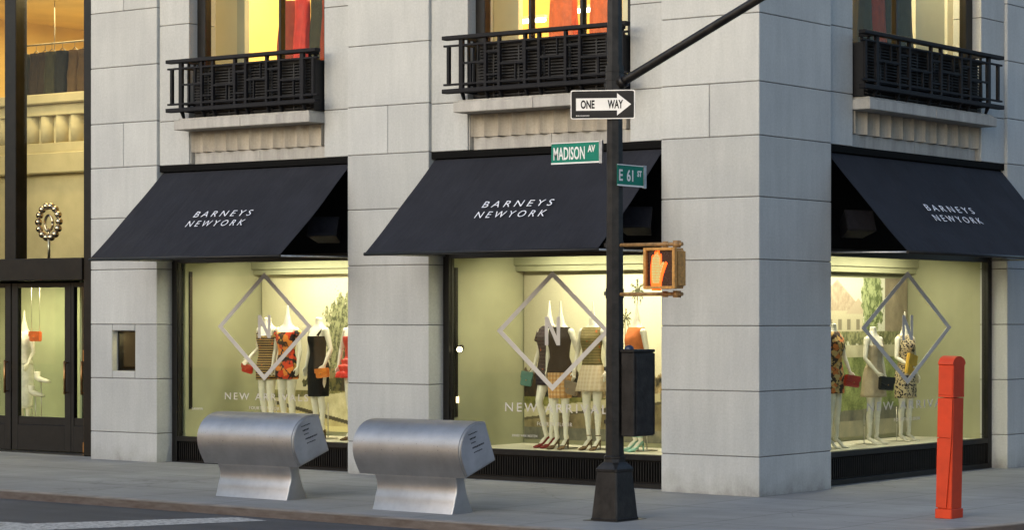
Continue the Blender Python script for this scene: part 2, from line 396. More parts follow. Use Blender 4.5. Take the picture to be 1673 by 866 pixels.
def strip(name, A, B, z, mat, thick, bev=0):
    bm = bmesh.new(); n = len(A)
    def ins(P):   # add a vertex where x = 0 on the long straight run
        return [P[0], (-30, P[0][1]), (-12, P[0][1]), (0, P[0][1])]+P[1:]
    A, B = ins(A), ins(B); top = []; bot = []
    for (a, b) in zip(A, B):
        top.append((bm.verts.new((*a, z+gz(a[0]))), bm.verts.new((*b, z+gz(b[0])))))
        bot.append((bm.verts.new((*a, z-thick+gz(a[0]))), bm.verts.new((*b, z-thick+gz(b[0])))))
    for i in range(len(A)-1):
        bm.faces.new((top[i][0], top[i+1][0], top[i+1][1], top[i][1]))
        bm.faces.new((bot[i][0], bot[i+1][0], top[i+1][0], top[i][0])); bm.faces.new((bot[i][1], bot[i+1][1], top[i+1][1], top[i][1]))
    bmesh.ops.recalc_face_normals(bm, faces=bm.faces[:])
    me = bpy.data.meshes.new(name); bm.to_mesh(me); bm.free(); me.materials.append(mat)
    o = bpy.data.objects.new(name, me); col.objects.link(o); o['kind'] = 'structure'; return o
strip('kerb_top', kerb_path(-.03), kerb_path(-.165), .004, M['kerb_top'], .28)
strip('kerb', kerb_path(.012), kerb_path(-.028), -.002, M['kerb'], .28)
# painted line of the crossing
sheet('road_marking', [(-3.14,-4.45),(-3.72,-4.36),(-4.55,-5.45),(-5.6,-6.9),(-4.6,-6.9),(-3.95,-5.9)], -.081, M['paint'])
sheet('road_marking', [(-5.0,-5.99),(-5.9,-6.05),(-9.0,-6.1),(-9.0,-6.35),(-5.0,-6.3)], -.081, M['paint'])

# ------------------------------------------------------------------ blocks across both streets (out of frame, seen in glass and metal)
def far_block(x0, x1, y0, y1, h, mat, lab, face):
    t0 = empty('office_building', ((x0+x1)/2, (y0+y1)/2, 0), label=lab, cat='building')
    o = Vector(t0.location)
    MB().box(x0-o.x, x1-o.x, y0-o.y, y1-o.y, -.2, h).box(x0-o.x-.3, x1-o.x+.3, y0-o.y-.3, y1-o.y+.3, h, h+.5).build('wall', mat, t0)
    wn = MB(); z = 4.4 if face == 'y' else 1.0
    while z < h-2.9:
        if face == 'y': 
            x = x0+1
            while x < x1-2: wn.box(x-o.x, x+1.5-o.x, y1-o.y-.02, y1-o.y+.03, z, z+2.1); x += 3
        else:
            y = y0+1
            while y < y1-2: wn.box(x0-o.x-.03, x0-o.x+.02, y-o.y, y+1.5-o.y, z, z+2.1); y += 3
        z += 3.6
    tag(wn.build('window', M['far_glass'], t0), kind='stuff')
    if face == 'y':
        x = x0+1.5
        while x < x1-5: MB().box(x-o.x, x+4.6-o.x, y1-o.y+.03, y1-o.y+.08, .5, 3.4).build('added_glow_panel', M['far_glow'], t0); x += 6  # glowing panels added out of view to warm the reflections in the news racks
M['far_glass'] = simple('dark_window_glass', (.03, .035, .04), .12, 0, 3, .1)
M['far_glow'] = emis('added_warm_glow', (1, .62, .26), 1.5)
M['tan'] = simple('tan_brick', (.45, .27, .13), .85, 0, 3, .15); M['brown'] = simple('brown_stone', (.22, .18, .15), .85, 0, 3, .15)
far_block(-75, 2, -44, -26.5, 7.5, M['tan'], 'tan brick block across the avenue, facing the store', 'y')
far_block(30, 60, -8, 60, 9, M['brown'], 'brown stone block across the side street', 'x')

# ------------------------------------------------------------------ building
B = empty('department_store', (0,0,0), label='pale grey limestone corner store with lit display windows and joints between its blocks', cat='building')
Z = [0, .464, 1.232, 2.0, 2.78, 3.515, 4.236, 4.868, 5.67, 6.46, 7.25, 8.1]
GAP = .005
def blocks(mb, s0, s1, d0, d1, zs, skip=(), split=(), b=.007, cut=None):
    for i in range(len(zs)-1):
        if i in skip: continue
        z0, z1 = zs[i]+(GAP if i else -.1), zs[i+1]-GAP
        cs = [s0]+([(s0+s1)/2] if i in split else [])+[s1]
        if cut and cut[0] == i:
            _, a, c, e, f = cut
            mb.box(s0, a-GAP, d0, d1, z0, z1, b).box(c+GAP, s1, d0, d1, z0, z1, b)
            mb.box(a+GAP, c-GAP, d0, d1, z0, e, b).box(a+GAP, c-GAP, d0, d1, f, z1, b); continue
        for k in range(len(cs)-1):
            mb.box(cs[k]+(GAP if k else 0), cs[k+1]-(GAP if k < len(cs)-2 else 0), d0, d1, z0, z1, b)
def pier(s0, s1, Mx, d1=.45, cut=None, dz=0):
    mb = MB(Mx); blocks(mb, s0, s1, 0, d1, [z+(dz if z < .4 else 0) for z in Z], split=(6, 9), cut=cut)
    o = mb.build('pier', M['stone'], B)
    k = MB(Mx)
    if cut:
        _, a, c, e, f = cut
        k.box(s0+.012, a-.01, .012, d1-.012, -.05, 8.09).box(c+.01, s1-.012, .012, d1-.012, -.05, 8.09)
        k.box(a-.01, c+.01, .012, d1-.012, -.05, e-.01).box(a-.01, c+.01, .012, d1-.012, f+.01, 8.09)
    else: k.box(s0+.012, s1-.012, .012, d1-.012, -.05, 8.09)
    k.build('mortar_core', M['mortar'], o)
    return o
mb = MB()
for i in range(len(Z)-1):
    z0, z1 = Z[i]+(GAP if i else -.1), Z[i+1]-GAP
    if i in (6, 9): mb.box(-1.464, -.735-GAP, 0, 1.45, z0, z1, .007).box(-.735+GAP, 0, 0, 1.45, z0, z1, .007)
    else: mb.box(-1.464, 0, 0, 1.45, z0, z1, .007)
cp = mb.build('pier', M['stone'], B); cp['label'] = 'corner pier standing behind the traffic signal pole'
MB().box(-1.452, -.012, .012, 1.438, -.05, 8.09).build('mortar_core', M['mortar'], cp)
pier(-6.765, -5.297, IDM)
pn = pier(-11.96, -10.54, IDM, cut=(2, -11.492, -11.004, 1.337, 1.912))
pier(5.655, 7.12, RM)
pier(-19.08, -17.62, IDM, dz=.08)
for k in range(4): pier(-22.1-3.02*k, -19.1-3.02*k, IDM, dz=.09)
# small lit niche cut in the left pier
n = MB(); n.box(-11.492, -11.47, .1, .5, 1.337, 1.912).box(-11.03, -11.004, .1, .5, 1.337, 1.912).box(-11.47, -11.03, .1, .5, 1.337, 1.357).box(-11.47, -11.03, .1, .5, 1.892, 1.912).box(-11.492, -11.004, .5, .52, 1.337, 1.912)
nf = n.build('niche_frame', M['bronze'], B)
MB().box(-11.47, -11.03, .10, .106, 1.357, 1.892).build('pane', M['glass'], nf)
MB().box(-11.46, -11.04, .47, .49, 1.36, 1.89).build('lining', M['olive'], nf)
l = bpy.data.lights.new('niche_lamp', 'AREA'); l.size = .12; l.energy = 2.5; l.color = (1, .8, .45)
lo = bpy.data.objects.new('niche_lamp', l); col.objects.link(lo); lo.location = (-11.2, .28, 1.88); lo.parent = nf

# ---- one bay above and below the awning
def bay(s0, s1, w0, w1, Mx, jl, jr, room, seedz):
    W = Mx
    # recessed spandrel wall round the upper window
    for a, c, js in ((s0, w0, jl), (w1, s1, jr)):
        sp = MB(W); zz = [4.236]+list(js)+[8.1]
        for i in range(len(zz)-1): sp.box(a+.002, c, .045, .5, zz[i]+(GAP if i else 0), zz[i+1]-GAP, .006)
        o = sp.build('spandrel_wall', M['stone'], B)
        MB(W).box(a+.01, c-.012, .057, .45, 4.25, 8.09).build('mortar_core', M['mortar'], o)
    # fluted frieze
    fl = MB(W); N = 11; u0, u1 = w0+.055, w1-.055; per = (u1-u0)/N; poly = []
    for i in range(N):
        for q in range(8):
            f = q/8; poly.append((u0+(i+f)*per, .045+.075*math.sin(math.pi*f)**.8))
    poly.append((u1, .045)); poly += [(u1, .4), (u0, .4)]
    fl.prism(poly, 4.402, 4.688, 'z'); fo = fl.build('fluted_frieze', M['flute'], B)
    lb = MB(W); a = w0+.02; mid = (w0+w1)/2
    lb.box(a, mid-.003, .128, .4, 4.24, 4.40, .004).box(mid+.003, w1-.02, .128, .4, 4.24, 4.40, .004)
    lb.box(w0, a-.004, .07, .4, 4.24, 4.688, .004).box(w1-.02+.004, w1, .07, .4, 4.24, 4.688, .004)
    lb.build('frieze_band', M['stone_w'], fo)
    # ledge
    le = MB(W); mm = w0+(w1-w0)*.5
    le.box(w0, mm-.003, -.21, .3, 4.692, 4.822, .008).box(mm+.003, w1, -.21, .3, 4.692, 4.822, .008)
    le.box(w0+.05, w1-.05, -.17, .3, 4.823, 4.852, .004)
    le.build('window_ledge', M['stone_w'], B)
    # upper window
    fr = MB(W)
    fr.box(w0, w0+.16, .18, .30, 4.86, 8.0, .01).box(w1-.16, w1, .18, .30, 4.86, 8.0, .01).box(w0+.16, w1-.16, .18, .30, 4.86, 5.0, .01)
    for s in room['mull']: fr.box(s-.02, s+.02, .2, .28, 5.0, 8.0)
    fo = fr.build('upper_window', M['black'], B)
    MB(W).box(w0+.16, w1-.16, .235, .243, 5.0, 8.0).build('pane', M['glass'], fo)
    # black louvred box behind the railing
    la, lc = (w0+.33, w1-.03) if W is IDM else (w0+.03, w1-.33)
    lv = MB(W); lv.box(la, lc, -.10, .14, 4.86, 5.52)
    z = 4.88
    while z < 5.49:
        lv.hexa([(la+.02, -.145, z), (lc-.02, -.145, z), (lc-.02, -.095, z+.02), (la+.02, -.095, z+.02), (la+.02, -.145, z+.014), (lc-.02, -.145, z+.014), (lc-.02, -.095, z+.034), (la+.02, -.095, z+.034)]); z += .038
    lv.box(la-.005, lc+.005, -.15, .14, 5.50, 5.535)
    k = 0
    while la+.3+k*.42 < lc-.1: lv.box(la+.3+k*.42-.012, la+.3+k*.42+.012, -.148, -.09, 4.87, 5.50); k += 1
    lv.build('louvred_screen', M['louvre'], B)
    MB(W).box(w0+.002, w1-.002, .145, .175, 4.86, 5.40).build('window_apron', M['louvre'], B)
    # display window
    f = MB(W); G0, G1 = .42, 2.865
    f.box(s0+.002, s0+.10, .25, .36, 0, 4.23, .006).box(s1-.10, s1-.002, .25, .36, 0, 4.23, .006)
    f.box(s0+.10, s1-.10, .25, .36, G1, G1+.10, .006).box(s0+.10, s1-.10, .25, .36, G0-.07, G0, .006)
    f.box(s0+.10, s1-.10, .25, .36, 0, .07, .004)
    f.box(s0+.13, s0+.145, .262, .29, G0, G1)
    fo = f.build('display_window', M['black'], B)
    h = MB(W); h.box(s0+.10, s1-.10, .30, .34, G1+.10, 4.23); h.box(s0+.002, s1-.002, .05, .34, 4.145, 4.232); h.build('awning_recess', M['soffit'], fo)
    gr = MB(W); gr.box(s0+.10, s1-.10, .31, .35, .07, .35)
    s = s0+.13
    while s < s1-.12: gr.box(s, s+.014, .272, .31, .085, .335); s += .042
    gr.build('base_grille', M['black'], fo)
    MB(W).box(s0+.10, s1-.10, .285, .293, G0, G1).build('pane', M['glass'], fo)
    return fo
def win_decals(fo, W, c, zc, hw, hh, nh, txt, tx0, tx1, tz, th, extra, d=.279):
    """diamond outline, N and lettering stuck on the pane"""
    t_ = .062; m_ = MB(W)
    pts = [(c, zc+hh), (c+hw, zc), (c, zc-hh), (c-hw, zc)]
    k = t_/math.hypot(hw, hh)*math.hypot(hw/hh, 1)*.9
    ip = [(c, zc+hh-t_*math.hypot(hw, hh)/hw), (c+hw-t_*math.hypot(hw, hh)/hh, zc), (c, zc-hh+t_*math.hypot(hw, hh)/hw), (c-hw+t_*math.hypot(hw, hh)/hh, zc)]
    for i in range(4):
        j = (i+1)%4; a, b_, c_, e = pts[i], pts[j], ip[j], ip[i]
        m_.hexa([(q[0], d+.004, q[1]) for q in (a, b_, c_, e)]+[(q[0], d, q[1]) for q in (a, b_, c_, e)])
    n0, n1, z0, z1, b2 = c-.125, c+.125, zc-nh/2+.0, zc+nh/2, .055
    m_.box(n0, n0+b2, d, d+.004, z0, z1).box(n1-b2, n1, d, d+.004, z0, z1)
    m_.hexa([(q[0], d+.004, q[1]) for q in ((n0+b2, z1), (n0+b2, z1-.11), (n1-b2, z0), (n1-b2, z0+.11))]+[(q[0], d, q[1]) for q in ((n0+b2, z1), (n0+b2, z1-.11), (n1-b2, z0), (n1-b2, z0+.11))])
    m_.build('diamond_decal', M['decal'], fo)
    def T(b, h, s, z, width=None, track=1.0):
        o3 = W @ Vector((s, d+.002, z)); ux = (W.to_3x3() @ Vector((1,0,0)))
        text(b, h, o3, ux, (0,0,1), M['decal'], 'window_lettering', fo, width=width, track=track)
    T(txt, th, tx0, tz, tx1-tx0, 1.35)
    for (b, h, s, z, wd) in extra: T(b, h, s, z, wd, 1.2)

dw1 = bay(-10.54, -6.765, -9.924, -7.253, IDM, (4.85, 6.2), (4.86, 6.23), dict(mull=(-8.28,)), 1)
dw2 = bay(-5.297, -1.464, -4.66, -1.986, IDM, (4.85, 6.2), (4.865, 5.9), dict(mull=(-3.75, -2.9)), 2)
dw3 = bay(1.45, 5.655, 1.974, 5.03, RM, (4.88, 5.697), (4.86, 6.2), dict(mull=(3.2,)), 3)
win_decals(dw1, IDM, -8.68, 1.975, .935, .745, .315, 'NEW ARRIVALS', -9.47, -7.82, .96, .10, [('FOURTH FLOOR', .045, -8.98, .83, .6), ('LANVIN', .035, -10.15, .80, .22)])
win_decals(dw2, IDM, -3.445, 1.93, .94, .755, .36, 'NEW ARRIVALS', -4.24, -2.42, .905, .118, [('FOURTH FLOOR', .05, -3.70, .735, .58), ('DRIES VAN NOTEN', .032, -4.12, .585, .42)])
win_decals(dw3, RM, 3.57, 1.965, 1.07, .745, .33, 'NEW ARRIVALS', 2.63, 4.68, .90, .115, [('FOURTH FLOOR', .045, 3.25, .745, .62)])

# solid back-up of the building so that nothing is open behind
sh = MB(); sh.box(-30, -.3, .45, 14, 8.1, 8.4).box(-30, 0, .0, .45, 8.1, 8.35).box(-.45, 0, .45, 14, 8.1, 8.35)
sh.box(-.45, -.012, 7.12, 14, -.05, 8.09); sh.build('upper_cornice', M['stone_w'], B)

# ---- interiors
def room_box(name, x0, x1, y0, y1, z0, z1, mats, parent, open_side='y0', W=IDM, th=.04, curved=0):
    wall, floor, ceil = mats
    a = MB(W)
    a.box(x0-th, x0, y0, y1, z0, z1).box(x1, x1+th, y0, y1, z0, z1).box(x0-th, x1+th, y1, y1+th, z0, z1)
    o = a.build(name, wall, parent)
    MB(W).box(x0-th, x1+th, y0, y1+th, z0-th, z0).build('floor_panel', floor, o)
    MB(W).box(x0-th, x1+th, y0, y1+th, z1, z1+th).build('ceiling_panel', ceil, o)
    return o
def area(name, loc, sx, sy, e, c, rot, parent=None, W=IDM):
    l = bpy.data.lights.new(name, 'AREA'); l.shape = 'RECTANGLE'; l.size = sx; l.size_y = sy; l.energy = e; l.color = c
    o = bpy.data.objects.new(name, l); col.objects.link(o)
    o.matrix_world = W @ Matrix.Translation(loc) @ Matrix.Rotation(rot[2], 4, 'Z') @ Matrix.Rotation(rot[0], 4, 'X')
    return o
DC = (1, .91, .73)
DISP = [(-10.40, -6.80, 1.72, IDM, dw1), (-5.27, -1.50, 1.72, IDM, dw2), (1.74, 5.74, 1.72, RM, dw3)]
for (x0, x1, yb, W, fo) in DISP:
    room_box('display_box', x0, x1, .37, yb, .40, 2.98, (M['olive'], M['cream'], M['olive']), fo, W=W)
    area('display_downlight', ((x0+x1)/2, .95, 2.94), (x1-x0)*.7, .25, 46, DC, (R(14), 0, 0), W=W)
    # slim dark lighting slots in the side walls and the valance along the back
    b_ = MB(W); b_.box(x0, x0+.015, .43, .48, .8, 2.75); b_.build('light_slot', M['bronze'], fo)
    MB(W).box(x1-.015, x1, .43, .48, .8, 2.75).build('light_slot', M['bronze'], fo)
    v_ = MB(W); v_.box(x0+.0, x1-.0, yb-.16, yb-.001, 2.72, 2.98, .004).box(x0, x1, yb-.2, yb-.16, 2.80, 2.98, .004); v_.build('valance', M['olive'], fo)

# painted backdrops (flat printed panels)
def lerp(a, b, f): return tuple(x+(y-x)*f for x, y in zip(a, b))
def painted(name, W, x0, x1, y, z0, z1, fn, px0, px1, pz0, pz1, **k):
    nx = int((x1-x0)/.0105); nz = int((z1-z0)/.0105)
    verts = []; cols = []; faces = []
    for j in range(nz+1):
        for i in range(nx+1):
            x = x0+(x1-x0)*i/nx; z = z0+(z1-z0)*j/nz
            verts.append(W @ Vector((x, y, z)))
            cols.append(fn((x-px0)/(px1-px0), (z-pz0)/(pz1-pz0)))
    for j in range(nz):
        for i in range(nx):
            a = j*(nx+1)+i; faces.append((a, a+1, a+nx+2, a+nx+1))
    nv = len(verts)   # thickness: back corners
    bk = [W @ Vector(q) for q in ((x0, y+.02, z0), (x1, y+.02, z0), (x1, y+.02, z1), (x0, y+.02, z1))]
    verts += bk; cols += [(.5, .5, .4)]*4
    faces.append((nv+3, nv+2, nv+1, nv)); 
    me = bpy.data.meshes.new(name); me.from_pydata([tuple(v) for v in verts], [], faces)
    at = me.color_attributes.new('print', 'FLOAT_COLOR', 'POINT')
    flat = []
    for c in cols: flat += [c[0], c[1], c[2], 1]
    at.data.foreach_set('color', flat)
    me.materials.append(M['print']); o = bpy.data.objects.new(name, me); col.objects.link(o)
    return tag(o, **k)
m, t, p = newmat('printed_backdrop'); a_ = nd(t, 'ShaderNodeAttribute', attribute_name='print')
gm_ = nd(t, 'ShaderNodeGamma'); gm_.inputs[1].default_value = 1.55; t.links.new(a_.outputs[0], gm_.inputs[0]); t.links.new(mul(t, gm_.outputs[0], ramp(t, noi(t, tc(t), 45, 5), [(.3, .93), (.7, 1.05)])), p.inputs['Base Color']); p.inputs['Roughness'].default_value = .6; M['print'] = m
def fb(x, y, s, o=4): return noise.fractal(Vector((x*s, y*s, 3.3)), .8, 2.0, o)*1.25
def nz_(u, v, s): return fb(u*2, v*1.5, s)
SKY = (.74, .70, .56)
def tree_at(u, v, cu, cv, ru, rv, dark, lite, c, aspect=1):
    du, dv = (u-cu)/ru, (v-cv)/rv; r = math.hypot(du, dv)+.28*nz_(u, v, 7)+.15*nz_(u, v, 22)
    if r < 1:
        n = nz_(u, v, 18)+.6*nz_(u+3, v, 45); return lerp(dark, lite, min(1, max(0, .5+n+.25*dv-.25*du)))
    return c
def poster1(u, v):       # u: 0 at left edge of view .. 1 at pier, v: 0 bottom .. 1 top
    c = lerp((.68, .66, .50), SKY, min(1, max(0, u*1.6)))
    if v < .46:                                   # far houses and hedges
        if v > .30:
            if .52 < u < .74: c = (.62, .55, .38) if v < .42 else (.50, .36, .2)
            if .52 < u < .74 and .33 < v < .40 and (u*16) % 1 < .45: c = (.22, .2, .14)
            if u > .78 and v < .43: c = (.40, .34, .2)
        c = tree_at(u, v, .60, .30, .12, .05, (.05, .06, .03), (.22, .22, .12), c)
        c = tree_at(u, v, .9, .29, .16, .07, (.06, .07, .03), (.26, .24, .12), c)
    c = tree_at(u, v, .93, .60, .22, .25, (.13, .15, .08), (.42, .43, .28), c)
    if abs(u-.94+.02*math.sin(v*9)) < .018 and .24 < v < .5: c = (.14, .11, .07)
    if v < .255: c = lerp((.28, .27, .13), (.40, .37, .2), .5+nz_(u, v, 14))
    dgl = .255-(u-.2)*.02
    if v < .205+.05*u*u: c = lerp((.74, .70, .52), (.60, .56, .40), .5+.5*nz_(u, v, 9))
    e = .16-.14*(u-.25)
    if u > .15 and abs(v-e) < .012: c = (.16, .14, .09)
    if v < e-.012: c = lerp((.52, .46, .27), (.66, .60, .38), .5+.5*nz_(u, v, 6))
    if v < .03: c = (.72, .66, .42)
    return c
def palm(u, v, cu, cv, s, c, base):
    if v < cv and v > base and abs(u-cu-.006*math.sin(v*7)) < .0045*s: c = (.17, .14, .08)
    du, dv = (u-cu)/s, (v-cv)/s*.75; n = nz_(u, v, 70)
    for k in range(9):                       # drooping fronds
        a = math.pi*(-.18+1.36*k/8); L = .060+.012*math.sin(k*5.1)
        t_ = du*math.cos(a)+dv*math.sin(a)
        if 0 < t_ < L:
            off = abs(-du*math.sin(a)+dv*math.cos(a)+(.9*t_*t_/L)*math.cos(a))
            if off < .0065+.006*n: c = (.12, .13, .06)
    return c
def poster2(u, v):
    c = lerp((.52, .50, .40), (.80, .77, .62), min(1, max(0, u*1.25+.1*v)))
    if v < .50:
        e = .44-.07*u+.03*nz_(u, 0, 12)
        if v < e and u < .5: c = lerp((.035, .03, .02), (.16, .11, .07), .5+nz_(u, v, 10))
        if u >= .44 and v < .40+.02*nz_(u, 1, 20): c = lerp((.16, .14, .09), (.48, .40, .26), .5+nz_(u, v, 16))
    if v < .26: c = lerp((.26, .26, .10), (.40, .38, .17), .5+nz_(u, v, 10))
    e = .13+.12*u
    if v < e+.05 and v > e-.012 and u < .99: c = lerp((.60, .56, .42), (.70, .66, .50), .5+.5*nz_(u, v, 8))
    if abs(v-e+.01) < .008: c = (.2, .18, .12)
    if v < e-.018: c = lerp((.26, .22, .14), (.40, .35, .23), .5+nz_(u, v, 5))
    if v < .075: c = lerp((.20, .20, .17), (.30, .29, .24), .5+nz_(u, v, 6))
    c = palm(u, v, .835, .90, .78, c, .3); c = palm(u, v, .755, .74, .62, c, .3)
    return c
def poster3(u, v):
    c = (.70, .70, .60)
    if .62 < v < .80 and u < .42:                        # the house
        c = (.64, .60, .47)
        if (u*9) % 1 < .38 and .67 < v < .74: c = (.38, .35, .27)
    if v > .79 and v < .985-.60*abs(u-.10) and u < .42: c = lerp((.54, .46, .37), (.60, .53, .43), .5+nz_(u, v, 20))
    if v > .77 and v < .87-.62*abs(u-.36): c = (.60, .53, .43)
    c = tree_at(u, v, .53, .83, .13, .22, (.20, .24, .12), (.50, .54, .34), c)
    if u > .70 and v > .60: c = lerp((.36, .32, .25), (.46, .41, .32), .5+.6*nz_(u, v, 7))
    if v < .66: c = tree_at(u, v, (int(u*9)+.5)/9, .62, .085, .055, (.24, .25, .15), (.44, .44, .28), c)
    if v < .575: c = lerp((.54, .52, .40), (.62, .60, .47), .5+nz_(u, v, 5))
    if v < .50: c = lerp((.27, .31, .15), (.44, .49, .26), .5+.7*nz_(u, v, 6)+.4*nz_(u, v*3, 30))
    if v < .16+.02*u: c = lerp((.28, .28, .24), (.36, .35, .29), .5+nz_(u, v, 6))
    if v < .10: c = lerp((.44, .43, .35), (.50, .48, .38), .5+nz_(u, v, 4))
    return c
painted('backdrop_panel', IDM, -10.36, -6.86, 1.69, .46, 2.715, poster1, -10.355, -8.562, .47, 2.71, label='printed street scene with a leafy tree, behind the black dress in the left window', cat='backdrop')
painted('backdrop_panel', IDM, -5.235, -1.56, 1.69, .46, 2.67, poster2, -5.323, -2.853, .46, 2.66, label='printed backdrop with thin palm trees on pale sky in the middle window', cat='backdrop')
painted('backdrop_panel', RM, 1.8, 5.70, 1.69, .46, 2.65, poster3, 3.775, 5.714, .46, 2.65, label='printed backdrop of a house and green lawn in the right-hand window', cat='backdrop')
# the plain olive flank in front of each backdrop (angled wing)
def spotlight(loc, W, lab, e=8):
    t0 = empty('spotlight', M=W @ Matrix.Translation(loc), label=lab, cat='spotlight')
    MB().tube([(0,0,0), (.05,0,0)], .03).tube([(.05,0,0), (.05,-.0,.0), (.10,-.05,-.01)], .012).build('bracket', M['black'], t0)
    MB().tube([(.06, .05, .01), (.14,-.06,-.015)], [.04, .048], 16).build('housing', M['black'], t0)
    MB().tube([(.14,-.06,-.015), (.146,-.068,-.0165)], [.036, .036], 16).build('lens', emis('warm_lens', (1, .85, .55), 5), t0)
spotlight((-5.268, .44, 1.70), IDM, 'small black spotlight with glowing lens on the left wall of the middle window')
ws = MB(); ws.box(-5.268, -5.255, .44, .50, .98, 1.07, .004); tag(ws.build('wall_lamp', emis('warm_panel', (1, .75, .35), 3)), 'tiny glowing wall light low on the left wall of the middle window', 'wall lamp')

# upper rooms
def upper_room(x0, x1, y1, W, wall, e, c, parent):
    o = room_box('upper_room', x0, x1, .5, y1, 4.87, 8.05, (wall, M['cream'], M['cream']), parent, W=W)
    area('room_light', ((x0+x1)/2, (y1+.5)/2, 7.95), (x1-x0)*.7, (y1-.5)*.5, e, c, (0,0,0), W=W)
    return o
r1 = upper_room(-12.6, -7.0, 4.4, IDM, M['ochre'], 200, (1, .80, .45), B)
r2 = upper_room(-6.9, -1.8, 4.4, IDM, M['ochre'], 220, (1, .82, .48), B)
r3 = upper_room(1.7, 6.9, 1.60, RM, M['ochre'], 170, (1, .84, .55), B)
def partition(x0, x1, y, mat, parent, W=IDM, z1=8.0, th=.08, name='partition'):
    return MB(W).box(x0, x1, y, y+th, 4.88, z1).build(name, mat, parent)
partition(-10.85, -10.09, 1.05, M['cream'], r1); partition(-10.08, -9.92, 1.0, M['grey_int'], r1)
MB().tube([(-10.62,.62,4.9), (-10.62,.62,8)], .02).build('rail', M['hook'], r1)
partition(-5.6, -5.12, 1.05, M['grey_int'], r2); partition(-5.12, -4.69, 1.0, M['cream'], r2); partition(-2.97, -1.85, 1.05, M['cream'], r2)
partition(4.86, 5.6, 1.0, M['grey_int'], r3, RM); partition(5.6, 6.12, .95, M['cream'], r3, RM)
for (x, y, z, lx) in ((-5.75, 2.4, 6.23, .46), (-4.78, 2.4, 6.31, .42)):
    t0 = empty('tube_light', (x, y, z), label='fluorescent tube left of both orange dresses above the middle balcony' if x < -5 else 'fluorescent tube seen between the two orange dresses', cat='ceiling light')
    MB().tube([(-lx/2, 0, 0), (lx/2, 0, 0)], .028, 8).build('tube', emis('fluorescent', (1, .95, .8), 9), t0)
    MB().box(-lx/2-.02, lx/2+.02, -.03, .03, .03, .07).tube([(0,0,.07), (0,0,8.04-z)], .006, 6).build('fitting', M['cream'], t0)

# ---- clothes hanging upstairs
def hanging(name, x, y, ztop, w_, h_, mat, W, lab, cat='dress', grp=None, flare=1.25, k=9):
    t0 = empty(name, M=W @ Matrix.Translation((x, y, ztop)), label=lab, cat=cat)
    if grp: t0['group'] = grp
    rr = []
    for i in range(12):
        f = i/11; ww = w_*(.8 if f < .05 else (.72+.28*f*flare if f > .25 else .85-.4*(f)))
        rr.append((-h_*f, .01*math.sin(i), 0, ww/2, .07+.05*f))
    MB().rings(rr[::-1], 36, fold=lambda a, z: 1+.13*(-z/h_)*math.sin(a*k+math.sin(z*5)*1.2)).build('garment', mat, t0)
    MB().tube([(-w_*.36, 0, -.02), (0, 0, .05), (w_*.36, 0, -.02)], .008, 6).tube([(0,0,.05), (0,0,.13), (.025,0,.155), (.045,0,.13)], .005, 6).build('hanger', M['hook'], t0)
    return t0
def rail(x0, x1, y, z, W, lab):
    o = MB(W).tube([(x0, y, z), (x1, y, z)], .016, 8).tube([(x0+.05, y, z), (x0+.05, y, 8.04)], .01, 8).tube([(x1-.05, y, z), (x1-.05, y, 8.04)], .01, 8).build('clothes_rail', M['hook'])
    return tag(o, lab, 'clothes rail')
rail(-9.4, -7.3, 1.05, 6.72, IDM, 'steel clothes rail above the left balcony holding the rust and red dresses')
hanging('hanging_dress', -9.08, 1.05, 6.57, .40, .66+.75, M['c_redbrown'], IDM, 'rust brown dress hanging leftmost on the rail over the left balcony')
hanging('hanging_dress', -8.74, 1.0, 6.57, .30, 1.45, M['c_red'], IDM, 'shiny red dress hanging between the rust dress and the dark coat, left upper window')
hanging('hanging_coat', -8.50, 1.08, 6.57, .34, 1.4, M['c_dark'], IDM, 'dark olive coat hanging right of the shiny red dress, left upper window', cat='coat')
hanging('hanging_dress', -8.24, 1.05, 6.57, .34, 1.5, M['c_redbrown'], IDM, 'rust red dress rightmost on the rail, against the stone wall, left upper window')
rail(-4.5, -2.6, 1.0, 6.95, IDM, 'steel clothes rail above the middle balcony holding the orange dresses')
hanging('hanging_dress', -3.90, 1.0, 6.80, .50, 1.75, M['c_orange2'], IDM, 'bright orange dress hanging left of the pole above the middle balcony', flare=1.1)
hanging('hanging_dress', -3.22, 1.0, 6.80, .48, 1.75, M['c_orange2'], IDM, 'bright orange dress partly behind the street pole above the middle balcony', flare=1.1)
rail(2.8, 4.5, .75, 6.85, RM, 'steel clothes rail above the right balcony')
for i, (s, mt, lb) in enumerate(((3.2, 'c_dark', 'dark garment leftmost in the right upper window, next to the stone edge'), (3.52, 'c_redbrown', 'rust garment second from the left in the right upper window'), (3.86, 'c_dark', 'dark garment in the middle of the rail in the right upper window'), (4.16, 'c_dark', 'dark garment rightmost on the rail, beside the yellow wall'))):
    hanging('hanging_garment', s, .75, 6.7, .40, 1.6, M[mt], RM, lb, cat='garment')

